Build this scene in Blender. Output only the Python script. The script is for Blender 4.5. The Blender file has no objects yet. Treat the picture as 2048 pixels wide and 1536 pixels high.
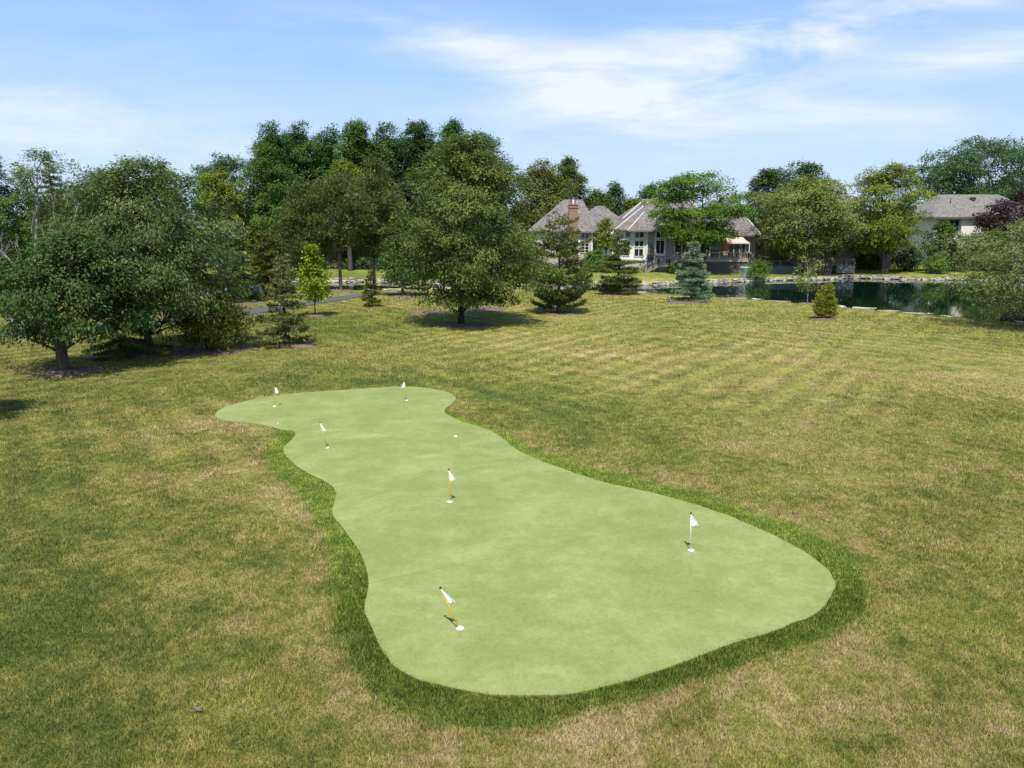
import bpy, math, random
import numpy as np

random.seed(7)
C = bpy.context.scene.collection
R = math.radians
PI = math.pi

# ------------------------------------------------------------------ camera model
H = 6.0; F = 1400.0; TH = R(12.0)
ct, st = math.cos(TH), math.sin(TH)

def ray(px, py):
    u = (px - 1024) / F; v = (py - 768) / F
    return (u, ct - v * st, -st - v * ct)

def X(px, Y, py=520):
    r = ray(px, py); return r[0] / r[1] * Y

def Z(py, Y):
    r = ray(1024, py); return H + Y * r[2] / r[1]

# ------------------------------------------------------------------ numpy helpers
def hash2(i, j, s):
    h = (i.astype(np.int64) * 374761393 + j.astype(np.int64) * 668265263 + s * 974634777) & 0x7fffffff
    h = ((h ^ (h >> 13)) * 1274126177) & 0x7fffffff
    return ((h ^ (h >> 16)) & 0xffff) / 65535.0

def vnoise(x, y, s=0):
    x = np.asarray(x, float); y = np.asarray(y, float)
    i = np.floor(x); j = np.floor(y); fx = x - i; fy = y - j
    fx = fx * fx * (3 - 2 * fx); fy = fy * fy * (3 - 2 * fy)
    a = hash2(i, j, s); b = hash2(i + 1, j, s); c = hash2(i, j + 1, s); d = hash2(i + 1, j + 1, s)
    return (a * (1 - fx) + b * fx) * (1 - fy) + (c * (1 - fx) + d * fx) * fy

def fbm(x, y, s=0, o=4):
    t = 0; a = .5; n = 0
    for k in range(o):
        t = t + a * vnoise(x * 2 ** k, y * 2 ** k, s + k); n += a; a *= .5
    return t / n

def smooth(a, b, x):
    t = np.clip((x - a) / (b - a), 0, 1); return t * t * (3 - 2 * t)

def inside(poly, x, y):
    x = np.asarray(x, float); y = np.asarray(y, float)
    r = np.zeros(np.broadcast(x, y).shape, bool); n = len(poly)
    for k in range(n):
        x1, y1 = poly[k]; x2, y2 = poly[(k + 1) % n]
        if y1 == y2: continue
        r ^= ((y1 > y) != (y2 > y)) & (x < (x2 - x1) * (y - y1) / (y2 - y1) + x1)
    return r

def dist(poly, x, y, closed=True):
    x = np.asarray(x, float); y = np.asarray(y, float)
    d = np.full(np.broadcast(x, y).shape, 1e9); n = len(poly)
    for k in range(n if closed else n - 1):
        x1, y1 = poly[k]; x2, y2 = poly[(k + 1) % n]
        dx, dy = x2 - x1, y2 - y1
        t = np.clip(((x - x1) * dx + (y - y1) * dy) / (dx * dx + dy * dy + 1e-12), 0, 1)
        d = np.minimum(d, np.hypot(x - x1 - t * dx, y - y1 - t * dy))
    return d

def spline(P, n=6, closed=True):
    P = np.array(P, float); m = len(P); out = []
    for k in range(m if closed else m - 1):
        p0 = P[(k - 1) % m] if closed or k > 0 else P[k]
        p1 = P[k]; p2 = P[(k + 1) % m]
        p3 = P[(k + 2) % m] if closed or k < m - 2 else p2
        for t in np.arange(n) / n:
            out.append(.5 * (2 * p1 + (p2 - p0) * t + (2 * p0 - 5 * p1 + 4 * p2 - p3) * t * t + (3 * p1 - p0 - 3 * p2 + p3) * t ** 3))
    if not closed: out.append(P[-1])
    return np.array(out)

def flat(px, py, z=0.0):
    r = ray(px, py); t = (z - H) / r[2]; return (r[0] * t, r[1] * t)

# ------------------------------------------------------------------ terrain function
WATER = -0.38
far_px = [(300, 560), (480, 561), (640, 561), (735, 560), (830, 564), (985, 568), (1090, 567), (1180, 563), (1300, 566), (1390, 563), (1480, 560), (1560, 557), (1640, 556), (1700, 553), (1800, 555), (1960, 557), (2060, 557), (2200, 556), (2300, 556)]
near_px = [(3100, 640), (2600, 655), (2200, 655), (2048, 645), (1900, 633), (1800, 624), (1700, 615), (1600, 606), (1500, 598), (1440, 594), (1330, 587), (1240, 583), (1150, 579), (985, 576), (850, 578), (740, 579), (640, 580), (480, 582), (300, 586)]
FARB = [flat(a, b, -.1) for a, b in far_px]
NEARB = [flat(a, b, 0) for a, b in near_px]
POND = spline(FARB, 3, False).tolist() + spline(NEARB, 3, False).tolist()
fx_ = np.array([p[0] for p in FARB]); fy_ = np.array([p[1] for p in FARB])

def gz(x, y):
    x = np.asarray(x, float); y = np.asarray(y, float)
    d = y - np.interp(x, fx_, fy_)
    return .12 * smooth(-3, 0.5, d) + .55 * smooth(0, 15, d) + .05 * smooth(15, 60, d)

def at(px, py, dz=0):
    z = 0.0
    for _ in range(8):
        x, y = flat(px, py, z); z = .5 * z + .5 * float(gz(x, y))
    return x, y, z + dz

# ------------------------------------------------------------------ object helpers
def tag(o, label=None, cat=None, group=None, kind=None):
    if label: o['label'] = label
    if cat: o['category'] = cat
    if group: o['group'] = group
    if kind: o['kind'] = kind
    return o

def thing(name, label, cat, loc=(0, 0, 0), rz=0, group=None):
    o = bpy.data.objects.new(name, None); C.objects.link(o)
    o.location = loc; o.rotation_euler = (0, 0, rz); o.empty_display_size = .2
    return tag(o, label, cat, group)

def link(name, me, m, parent=None, loc=None):
    o = bpy.data.objects.new(name, me); C.objects.link(o)
    if m and not me.materials: me.materials.append(m)
    if parent:
        o.parent = parent
        if loc is None: o.location = (-parent.location.x, -parent.location.y, -parent.location.z) if abs(parent.rotation_euler.z) < 1e-9 else (0, 0, 0)
    if loc is not None: o.location = loc
    return o

def np_mesh(name, V, Fc, rnd=None, smoothf=False, extra=None):
    V = np.asarray(V, np.float32); Fc = np.asarray(Fc, np.int32); k = Fc.shape[1]
    me = bpy.data.meshes.new(name)
    me.vertices.add(len(V)); me.vertices.foreach_set('co', V.ravel())
    me.loops.add(Fc.size); me.loops.foreach_set('vertex_index', Fc.ravel())
    me.polygons.add(len(Fc)); me.polygons.foreach_set('loop_start', np.arange(0, Fc.size, k, dtype=np.int32))
    if smoothf: me.polygons.foreach_set('use_smooth', np.ones(len(Fc), bool))
    me.update(calc_edges=True)
    if rnd is not None:
        a = me.attributes.new('rnd', 'FLOAT', 'POINT'); a.data.foreach_set('value', np.asarray(rnd, np.float32))
    for nm, arr in (extra or {}).items():
        a = me.attributes.new(nm, 'FLOAT', 'POINT'); a.data.foreach_set('value', np.asarray(arr, np.float32))
    return me

class MB:
    """collects boxes, quads and tubes into one mesh"""
    def __init__(s): s.v = []; s.f = []; s.uv = {}
    def quad(s, *p, uv=None):
        n = len(s.v); s.v += [tuple(q) for q in p]
        if uv: s.uv[len(s.f)] = uv
        s.f.append(tuple(range(n, n + len(p))))
    def box(s, x0, x1, y0, y1, z0, z1):
        n = len(s.v)
        s.v += [(x, y, z) for z in (z0, z1) for x, y in ((x0, y0), (x1, y0), (x1, y1), (x0, y1))]
        s.f += [tuple(n + i for i in q) for q in ((3, 2, 1, 0), (4, 5, 6, 7), (0, 1, 5, 4), (1, 2, 6, 5), (2, 3, 7, 6), (3, 0, 4, 7))]
        return s
    def bar(s, a, b, w, h):
        a = np.array(a, float); b = np.array(b, float); d = b - a; L = np.linalg.norm(d); d /= L
        up = np.array((0, 0, 1.)) if abs(d[2]) < .95 else np.array((0, 1., 0))
        r = np.cross(d, up); r /= np.linalg.norm(r); u = np.cross(r, d)
        n = len(s.v)
        for p in (a, b):
            for i, j in ((-1, -1), (1, -1), (1, 1), (-1, 1)): s.v.append(tuple(p + r * i * w / 2 + u * j * h / 2))
        s.f += [tuple(n + i for i in q) for q in ((0, 1, 2, 3), (7, 6, 5, 4), (0, 4, 5, 1), (1, 5, 6, 2), (2, 6, 7, 3), (3, 7, 4, 0))]
        return s
    def tube(s, P, rad, k=8, cap=True):
        P = np.array(P, float); n0 = len(s.v); m = len(P)
        rad = np.broadcast_to(rad, (m,))
        for i in range(m):
            d = P[min(i + 1, m - 1)] - P[max(i - 1, 0)]; d = d / (np.linalg.norm(d) + 1e-9)
            a = np.array((1., 0, 0)) if abs(d[0]) < .8 else np.array((0, 1., 0))
            r = np.cross(d, a); r /= np.linalg.norm(r); u = np.cross(d, r)
            for j in range(k):
                t = 2 * PI * j / k; s.v.append(tuple(P[i] + rad[i] * (r * math.cos(t) + u * math.sin(t))))
        for i in range(m - 1):
            for j in range(k):
                a = n0 + i * k + j; b = n0 + i * k + (j + 1) % k
                s.f.append((a, b, b + k, a + k))
        if cap:
            s.f.append(tuple(n0 + j for j in range(k))[::-1]); s.f.append(tuple(n0 + (m - 1) * k + j for j in range(k)))
        return s
    def lathe(s, prof, cx=0, cy=0, k=16):
        n0 = len(s.v)
        for r, z in prof:
            for j in range(k):
                t = 2 * PI * j / k; s.v.append((cx + r * math.cos(t), cy + r * math.sin(t), z))
        for i in range(len(prof) - 1):
            for j in range(k):
                a = n0 + i * k + j; b = n0 + i * k + (j + 1) % k
                s.f.append((a, b, b + k, a + k))
        s.f.append(tuple(n0 + (len(prof) - 1) * k + j for j in range(k)))
        return s
    def mesh(s, name, smoothf=False):
        me = bpy.data.meshes.new(name); me.from_pydata(s.v, [], s.f)
        if s.uv:
            l = me.uv_layers.new(name='UVMap')
            for fi, uv in s.uv.items():
                for li, q in zip(me.polygons[fi].loop_indices, uv): l.data[li].uv = q
        if smoothf:
            for p in me.polygons: p.use_smooth = True
        me.update(); return me
    def build(s, name, m, parent=None, smoothf=False):
        return link(name, s.mesh(name, smoothf), m, parent)

# ------------------------------------------------------------------ materials
def newmat(name):
    m = bpy.data.materials.new(name); m.use_nodes = True
    nt = m.node_tree; nt.nodes.clear()
    out = nt.nodes.new('ShaderNodeOutputMaterial')
    return m, nt, out

class N:
    def __init__(s, nt): s.nt = nt
    def __call__(s, t, ins=None, **kw):
        n = s.nt.nodes.new(t)
        for k, v in kw.items(): setattr(n, k, v)
        for k, v in (ins or {}).items():
            if hasattr(v, 'is_output') or isinstance(v, bpy.types.NodeSocket): s.nt.links.new(v, n.inputs[k])
            else: n.inputs[k].default_value = v
        return n
    def math(s, op, a, b=0.0, c=0.0, clamp=False):
        n = s('ShaderNodeMath', {0: a, 1: b, 2: c}, operation=op); n.use_clamp = clamp; return n.outputs[0]
    def mix(s, f, a, b, bt='MIX'):
        n = s('ShaderNodeMix', data_type='RGBA', blend_type=bt)
        for i, v in ((0, f), (6, a), (7, b)):
            if isinstance(v, bpy.types.NodeSocket): s.nt.links.new(v, n.inputs[i])
            else: n.inputs[i].default_value = v if i == 0 else (tuple(v) + (1,))[:4]
        return n.outputs[2]
    def ramp(s, f, st):
        n = s('ShaderNodeValToRGB', {0: f}); e = n.color_ramp.elements
        while len(e) < len(st): e.new(.5)
        for q, (p, c) in zip(e, st): q.position = p; q.color = (tuple(c) + (1,))[:4]
        return n.outputs[0]
    def noise(s, vec, scale, detail=3, rough=.55, dist=0):
        n = s('ShaderNodeTexNoise', {'Vector': vec, 'Scale': scale, 'Detail': detail, 'Roughness': rough, 'Distortion': dist})
        return n.outputs[0]

def G(*a):  # sRGB 0-255 -> linear
    return tuple(((c / 255) / 12.92 if c / 255 < .04045 else ((c / 255 + .055) / 1.055) ** 2.4) for c in a)

MC = {}
def leafmat(key, dark, mid, light, trans=.28, rough=.5):
    if key in MC: return MC[key]
    m, nt, out = newmat('foliage_' + key); n = N(nt)
    a = n('ShaderNodeAttribute', attribute_name='rnd').outputs['Fac']
    pos = n('ShaderNodeTexCoord').outputs['Object']
    big = n.noise(pos, .55, 2)
    f = n.math('ADD', n.math('MULTIPLY', a, .75), n.math('MULTIPLY', n.math('SUBTRACT', big, .38), .75), clamp=True)
    col = n.ramp(f, [(0, dark), (.5, mid), (1, light)])
    bs = n('ShaderNodeBsdfPrincipled', {'Base Color': col, 'Roughness': rough, 'Specular IOR Level': .2})
    tr = n('ShaderNodeBsdfTranslucent', {'Color': n.mix(.5, col, n.mix(1, col, (1.4, 1.5, .5), 'MULTIPLY'))})
    mx = n('ShaderNodeMixShader', {0: trans, 1: bs.outputs[0], 2: tr.outputs[0]})
    nt.links.new(mx.outputs[0], out.inputs[0]); MC[key] = m; return m

def solid(key, col, rough=.7, var=.25, scale=4, bump=0, metal=0, spec=.4, detail=4):
    if key in MC: return MC[key]
    m, nt, out = newmat(key); n = N(nt)
    pos = n('ShaderNodeTexCoord').outputs['Object']
    f = n.noise(pos, scale, detail)
    f2 = n.noise(pos, scale * 7, 2)
    f = n.math('ADD', n.math('MULTIPLY', f, .7), n.math('MULTIPLY', f2, .3))
    c = n.ramp(f, [(.25, [q * (1 - var) for q in col]), (.75, [min(1, q * (1 + var)) for q in col])])
    bs = n('ShaderNodeBsdfPrincipled', {'Base Color': c, 'Roughness': rough, 'Metallic': metal, 'Specular IOR Level': spec})
    if bump:
        b = n('ShaderNodeBump', {'Height': f, 'Strength': bump, 'Distance': .05}); nt.links.new(b.outputs[0], bs.inputs['Normal'])
    nt.links.new(bs.outputs[0], out.inputs[0]); MC[key] = m; return m

def barkmat(key, col):
    if key in MC: return MC[key]
    m, nt, out = newmat('bark_' + key); n = N(nt)
    pos = n('ShaderNodeTexCoord').outputs['Object']
    mp = n('ShaderNodeMapping', {'Vector': pos, 'Scale': (14, 14, 3)}).outputs[0]
    f = n.noise(mp, 1, 5, .65)
    c = n.ramp(f, [(.3, [q * .4 for q in col]), (.5, col), (.75, [q * 1.7 for q in col])])
    b = n('ShaderNodeBump', {'Height': f, 'Strength': .8, 'Distance': .06})
    bs = n('ShaderNodeBsdfPrincipled', {'Base Color': c, 'Roughness': .9, 'Normal': b.outputs[0], 'Specular IOR Level': .15})
    nt.links.new(bs.outputs[0], out.inputs[0]); MC[key] = m; return m

def roofmat(key, c1, c2):
    m, nt, out = newmat(key); n = N(nt)
    uv = n('ShaderNodeTexCoord').outputs['UV']
    br = n('ShaderNodeTexBrick', {'Vector': uv, 'Color1': (0, 0, 0, 1), 'Color2': (1, 1, 1, 1), 'Mortar': (.5, .5, .5, 1), 'Scale': 1.0, 'Mortar Size': .012, 'Brick Width': .28, 'Row Height': .24, 'Bias': 0.0})
    br.offset = .5
    row = n.math('FRACT', n.math('DIVIDE', n('ShaderNodeSeparateXYZ', {0: uv}).outputs[1], .24))
    big = n.noise(uv, .5, 4)
    v = n.math('ADD', n.math('MULTIPLY', n('ShaderNodeSeparateColor', {0: br.outputs[0]}).outputs[0], .55), n.math('MULTIPLY', big, .6))
    col = n.ramp(v, [(.15, c1), (.95, c2)])
    col = n.mix(n.math('MULTIPLY', br.outputs[1], .75), col, [q * .25 for q in c1])
    b = n('ShaderNodeBump', {'Height': n.math('SUBTRACT', 1, row), 'Strength': 1, 'Distance': .06})
    bs = n('ShaderNodeBsdfPrincipled', {'Base Color': col, 'Roughness': .9, 'Normal': b.outputs[0], 'Specular IOR Level': .2})
    nt.links.new(bs.outputs[0], out.inputs[0]); return m

def brickmat(key, c1, c2, mort, w=.22, h=.075):
    m, nt, out = newmat(key); n = N(nt)
    pos = n('ShaderNodeTexCoord').outputs['Object']
    s = n('ShaderNodeSeparateXYZ', {0: pos}).outputs
    v = n('ShaderNodeCombineXYZ', {0: n.math('ADD', s[0], s[1]), 1: s[2]}).outputs[0]
    br = n('ShaderNodeTexBrick', {'Vector': v, 'Color1': c1 + (1,), 'Color2': c2 + (1,), 'Mortar': mort + (1,), 'Scale': 1.0, 'Mortar Size': .008, 'Brick Width': w, 'Row Height': h})
    bs = n('ShaderNodeBsdfPrincipled', {'Base Color': br.outputs[0], 'Roughness': .9})
    nt.links.new(bs.outputs[0], out.inputs[0]); return m

def glassmat():
    m, nt, out = newmat('window_glass'); n = N(nt)
    bs = n('ShaderNodeBsdfPrincipled', {'Base Color': (.012, .015, .018, 1), 'Roughness': .06, 'Specular IOR Level': .6})
    nt.links.new(bs.outputs[0], out.inputs[0]); return m

# ---- lawn (shared colour network, used by the soil sheet and by the grass blades)
def lawn_color(n, pos, far=False):
    dry = n('ShaderNodeAttribute', attribute_name='dry').outputs['Fac']
    big = n.noise(pos, .16, 3, .5)
    mid = n.noise(pos, .75, 4, .6, .6)
    sm = n.noise(pos, 3.2, 4, .65)
    tan = n.math('ADD', n.math('ADD', n.math('MULTIPLY', n.math('SUBTRACT', big, .5), .8), n.math('MULTIPLY', n.math('SUBTRACT', mid, .5), 1.6)), n.math('MULTIPLY', n.math('SUBTRACT', sm, .5), 2.0))
    tan = n.math('ADD', n.math('ADD', tan, .45), dry, clamp=True)
    c = n.ramp(tan, [(0, LAWN[0]), (.3, LAWN[1]), (.55, LAWN[2]), (.8, LAWN[3]), (1, LAWN[4])])
    hue = n.noise(pos, .45, 3, .5)
    c = n.mix(n.math('MULTIPLY', n.math('SUBTRACT', hue, .52, clamp=True), 2.2, clamp=True), c, LAWN[5])
    return c
LAWN = [(.084, .110, .022), (.138, .150, .031), (.204, .192, .050), (.255, .212, .078), (.325, .255, .120), (.240, .252, .042)]

def mat_lawn():
    m, nt, out = newmat('lawn_soil'); n = N(nt)
    pos = n('ShaderNodeNewGeometry').outputs['Position']
    c = lawn_color(n, pos)
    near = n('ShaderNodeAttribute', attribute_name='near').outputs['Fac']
    stripe = n('ShaderNodeAttribute', attribute_name='stripe').outputs['Fac']
    fine = n.noise(pos, 22, 4, .7)
    fine2 = n.noise(pos, 7, 3, .7)
    k = n.math('ADD', n.math('MULTIPLY', fine, 1.5), n.math('MULTIPLY', fine2, 1.7))
    k = n.math('ADD', n.math('SUBTRACT', k, .55), stripe)
    c = n.mix(1, c, n('ShaderNodeCombineXYZ', {0: k, 1: k, 2: k}).outputs[0], 'MULTIPLY')
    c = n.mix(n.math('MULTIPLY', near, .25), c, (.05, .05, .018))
    b = n('ShaderNodeBump', {'Height': n.math('ADD', fine, fine2), 'Strength': .5, 'Distance': .05})
    bs = n('ShaderNodeBsdfPrincipled', {'Base Color': c, 'Roughness': .95, 'Normal': b.outputs[0], 'Specular IOR Level': .1})
    nt.links.new(bs.outputs[0], out.inputs[0]); return m

def mat_blades(key, cols=None):
    m, nt, out = newmat(key); n = N(nt)
    pos = n('ShaderNodeNewGeometry').outputs['Position']
    rnd = n('ShaderNodeAttribute', attribute_name='rnd').outputs['Fac']
    if cols is None: c = lawn_color(n, pos)
    else:
        f = n.math('ADD', n.math('MULTIPLY', rnd, .5), n.math('SUBTRACT', n.math('MULTIPLY', n.noise(pos, 2.2, 4, .65), 1.3), .38), clamp=True)
        c = n.ramp(f, cols)
    k = n.math('ADD', .42, n.math('MULTIPLY', n.math('POWER', rnd, 1.5), 2.25))
    k = n.math('ADD', k, n('ShaderNodeAttribute', attribute_name='stripe').outputs['Fac'])
    c = n.mix(1, c, n('ShaderNodeCombineXYZ', {0: k, 1: k, 2: k}).outputs[0], 'MULTIPLY')
    bs = n('ShaderNodeBsdfPrincipled', {'Base Color': c, 'Roughness': .6, 'Specular IOR Level': .2})
    tr = n('ShaderNodeBsdfTranslucent', {'Color': c})
    mx = n('ShaderNodeMixShader', {0: .3, 1: bs.outputs[0], 2: tr.outputs[0]})
    nt.links.new(mx.outputs[0], out.inputs[0]); return m

def mat_green(seams):
    m, nt, out = newmat('artificial_turf'); n = N(nt)
    pos = n('ShaderNodeNewGeometry').outputs['Position']
    sp = n('ShaderNodeSeparateXYZ', {0: pos}).outputs
    a = n.noise(pos, .55, 4, .6, .5); b = n.noise(pos, 2.6, 4, .65); f = n.noise(pos, 55, 3, .7); g = n.noise(pos, 14, 3, .7)
    mp = n('ShaderNodeMapping', {'Vector': pos, 'Rotation': (0, 0, R(-20)), 'Scale': (.8, 1.3, 1)}).outputs[0]
    st = n.noise(mp, 1.2, 4, .6, .4)
    v = n.math('ADD', n.math('MULTIPLY', a, .42), n.math('ADD', n.math('MULTIPLY', b, .28), n.math('MULTIPLY', st, .42)))
    c = n.ramp(v, [(.34, (.164, .196, .052)), (.53, (.198, .232, .068)), (.68, (.248, .276, .098)), (.80, (.310, .325, .145))])
    k = n.math('ADD', .22, n.math('ADD', n.math('MULTIPLY', f, .95), n.math('MULTIPLY', g, .62)))
    c = n.mix(1, c, n('ShaderNodeCombineXYZ', {0: k, 1: k, 2: k}).outputs[0], 'MULTIPLY')
    for (x1, y1), (x2, y2), amt in seams:          # glued seams between the turf strips
        L = math.hypot(x2 - x1, y2 - y1); nx, ny = -(y2 - y1) / L, (x2 - x1) / L
        d = n.math('ADD', n.math('ADD', n.math('MULTIPLY', sp[0], nx), n.math('MULTIPLY', sp[1], ny)), -(x1 * nx + y1 * ny))
        d = n.math('ADD', d, n.math('MULTIPLY', n.math('SUBTRACT', n.noise(pos, 1.5, 2), .5), .06))
        ln = n.math('SUBTRACT', 1, n.math('DIVIDE', n.math('ABSOLUTE', d), .02), clamp=True)
        ln = n.math('MULTIPLY', ln, n.math('MULTIPLY', amt, n.noise(pos, 3, 3)))
        c = n.mix(ln, c, (.13, .17, .06))
    bm = n('ShaderNodeBump', {'Height': f, 'Strength': .35, 'Distance': .01})
    bs = n('ShaderNodeBsdfPrincipled', {'Base Color': c, 'Roughness': .85, 'Normal': bm.outputs[0], 'Specular IOR Level': .2})
    nt.links.new(bs.outputs[0], out.inputs[0]); return m

def mat_water():
    m, nt, out = newmat('pond_water'); n = N(nt)
    pos = n('ShaderNodeNewGeometry').outputs['Position']
    mp = n('ShaderNodeMapping', {'Vector': pos, 'Scale': (1, .6, 1)}).outputs[0]
    h = n.noise(mp, 1.3, 3, .5)
    b = n('ShaderNodeBump', {'Height': h, 'Strength': .08, 'Distance': .02})
    bs = n('ShaderNodeBsdfPrincipled', {'Base Color': (.002, .012, .008, 1), 'Roughness': .03, 'IOR': 1.33, 'Normal': b.outputs[0]})
    nt.links.new(bs.outputs[0], out.inputs[0]); return m

# ------------------------------------------------------------------ putting green outline
green_px = [(430, 829), (455, 812), (510, 798), (570, 788), (650, 782), (740, 776), (800, 773), (850, 775), (890, 783), (912, 794), (905, 806), (890, 818), (893, 828), (925, 843), (965, 855), (1000, 872), (1030, 897), (1080, 920), (1140, 942), (1200, 962), (1280, 980), (1360, 1000), (1440, 1025), (1520, 1058), (1590, 1092), (1640, 1125), (1663, 1148), (1669, 1172), (1658, 1200), (1630, 1227), (1560, 1256), (1450, 1292), (1350, 1330), (1250, 1362), (1150, 1385), (1070, 1392), (980, 1388), (900, 1374), (840, 1358), (800, 1340), (775, 1315), (755, 1280), (735, 1240), (730, 1215), (738, 1160), (722, 1110), (690, 1060), (666, 1030), (668, 1005), (672, 985), (660, 968), (620, 948), (588, 927), (569, 905), (572, 890), (588, 874), (593, 866), (585, 861), (560, 858), (530, 850), (480, 844), (445, 840)]
fringe_px = [(595, 864), (585, 861), (560, 858), (552, 872), (540, 890), (533, 918), (552, 950), (590, 985), (622, 1025), (645, 1065), (655, 1110), (660, 1170), (668, 1240), (690, 1310), (730, 1375), (790, 1425), (880, 1458), (1000, 1466), (1120, 1448), (1250, 1408), (1400, 1362), (1530, 1318), (1650, 1282), (1718, 1245), (1740, 1200), (1732, 1150), (1702, 1108), (1645, 1073), (1560, 1037), (1470, 1007), (1400, 984), (1280, 957), (1200, 939), (1130, 921), (1070, 897), (1040, 882), (1000, 866), (960, 848), (925, 835), (897, 822), (888, 818)]
GZ = .035
GREEN = spline([flat(a, b, GZ) for a, b in green_px], 6)
_k = np.arange(len(GREEN)); GREEN = GREEN + np.stack([vnoise(_k * .45, _k * 0., 51) - .5, vnoise(_k * .45, _k * 0., 52) - .5], -1) * .032
FR_OUT = spline([flat(a, b, 0) for a, b in fringe_px], 4, False)
FRINGE = np.vstack([FR_OUT])   # closed by the green itself
FRP = FR_OUT.tolist()

def green_in(x, y): return inside(GREEN.tolist(), x, y)

# lushness / dryness by place: (px, py, radius m, amount), negative = greener
SPOTS = [(850, 757, 3.0, -.35), (1010, 780, 2.2, -.35), (1110, 830, 1.8, -.42), (1250, 880, 1.6, -.2), (700, 760, 2.5, -.15), (300, 800, 3, -.05),
         (90, 1205, .9, -.45), (30, 1300, .7, -.35), (330, 1030, .8, -.3), (200, 900, 2, -.15), (120, 1050, 1.2, -.2), (300, 1420, .8, -.12), (550, 1480, .6, -.1), (50, 1450, .8, -.2),
         (560, 760, 2.5, -.15), (200, 770, 4, -.12), (640, 660, 4, -.25), (700, 640, 5, -.3), (850, 690, 5, -.05),
         (1400, 860, 2.5, .05), (1700, 900, 4, .05), (1300, 720, 6, .12), (1600, 720, 8, .12), (1900, 760, 6, .12), (1100, 690, 5, .1), (960, 720, 4, .1), (700, 720, 4, .08), (1500, 650, 8, .05),
         (1250, 1010, 1.2, .3), (1480, 1120 - 90, .9, .3), (1100, 1500, 1.0, .35), (1300, 1470, .9, .2), (900, 1500, .8, .15), (1500, 1400, 1.0, .15), (1900, 1450, 1.0, .25), (1700, 1350, .9, .2),
         (475, 1257, .22, .7), (500, 850, 1.1, .28), (330, 870, 1.4, .2), (600, 1020, .7, .35), (560, 990, .6, .2), (560, 1180, .8, .18), (400, 1120, 1, .1), (450, 960, 1.0, .15),
         (1800, 1050, 1.6, -.06), (1850, 1250, 1.2, .1), (1450, 800, 2, -.12), (1700, 790, 2, -.1), (1950, 950, 1.6, -.08)]
def dryness(x, y):
    d = np.zeros(np.shape(x))
    for a, b, r, s in SPOTS:
        qx, qy = flat(a, b); d = d + .7 * s * np.exp(-((x - qx) ** 2 + (y - qy) ** 2) / (2 * r * r))
    gd = np.where(green_in(x, y), 0, dist(GREEN.tolist(), x, y))
    fd = np.where(inside(FRP, x, y), 0, dist(FRP, x, y))
    fin = inside(FRP, x, y) & (gd > 0)
    d = d + np.where(fin, -.9 * smooth(0, .25, dist(FRP, x, y)), .22 * np.exp(-(np.minimum(gd, fd) / .55) ** 2))
    d = d - .10 * smooth(-4, -9, x) * smooth(22, 10, y)
    far = smooth(95, 100, y); d = d - .30 * far
    return d

def mow(x, y):
    '''mower tracks in two crossing directions, worn away in places'''
    wob = (fbm(x * .10, y * .10, 41) - .5) * 1.4
    a1, a2 = R(54), R(127)
    p = (-x * math.sin(a1) + y * math.cos(a1) + wob) / 1.35; q = (-x * math.sin(a2) + y * math.cos(a2) - wob) / 1.35
    t1 = np.clip(np.sin(2 * PI * p) * 2, -1, 1); t2 = np.clip(np.sin(2 * PI * q) * 2, -1, 1)
    m1 = smooth(.35, .65, fbm(x * .1 + 7, y * .1, 43)); m2 = smooth(.35, .65, fbm(x * .1 - 9, y * .1, 47))
    tone = .20 * smooth(14, 30, y) * smooth(-14, 4, x + .12 * y) - .02 * smooth(16, 9, y) + .04 * smooth(30, 45, y)  # yellower grass at right; shadow between the near blades slightly darkened in
    return (.20 * t1 * m1 + .20 * t2 * m2) * smooth(15, 26, y + .5 * np.abs(x - 2)) + tone
# ------------------------------------------------------------------ ground sheet
def axis(a, b, step, lo, hi):
    m = list(np.arange(a, b + 1e-6, step)); s = step; q = b
    while q < hi: s *= 1.35; q += s; m.append(q)
    s = step; q = a; pre = []
    while q > lo: s *= 1.35; q -= s; pre.append(q)
    return np.array(pre[::-1] + m)
gx = axis(-62, 92, .45, -1500, 1500); gy = axis(2, 118, .45, -300, 2500)
XX, YY = np.meshgrid(gx, gy); ZZ = gz(XX, YY)
wd = dist(POND, XX, YY); win = inside(POND, XX, YY)
sd = np.where(win, -wd, wd)
ZZ = np.where(sd < .6, ZZ - smooth(.5, -.5, sd) * .75 - np.clip(-sd, 0, 1.5) * .5, ZZ)
ZZ = ZZ + (fbm(XX * .12, YY * .12, 3) - .5) * .10 * smooth(20, 40, np.hypot(XX, YY)) * (sd > 1.0) * smooth(1, 8, sd)
V = np.stack([XX, YY, ZZ], -1).reshape(-1, 3)
nx_, ny_ = len(gx), len(gy)
idx = np.arange(nx_ * ny_).reshape(ny_, nx_)
FF = np.stack([idx[:-1, :-1], idx[:-1, 1:], idx[1:, 1:], idx[1:, :-1]], -1).reshape(-1, 4)
dr = np.zeros_like(XX); mk = (np.abs(XX) < 130) & (YY > -10) & (YY < 160)
dr[mk] = dryness(XX[mk], YY[mk])
stripe = np.zeros_like(XX); stripe[mk] = mow(XX[mk], YY[mk])
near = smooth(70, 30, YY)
ground = link('lawn', np_mesh('lawn', V, FF, None, True, {'dry': dr.ravel(), 'near': near.ravel(), 'stripe': stripe.ravel()}), mat_lawn())
tag(ground, kind='structure')

# water
mb = MB(); mb.quad((-140, 60, WATER), (140, 30, WATER), (140, 130, WATER), (-140, 130, WATER))
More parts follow.
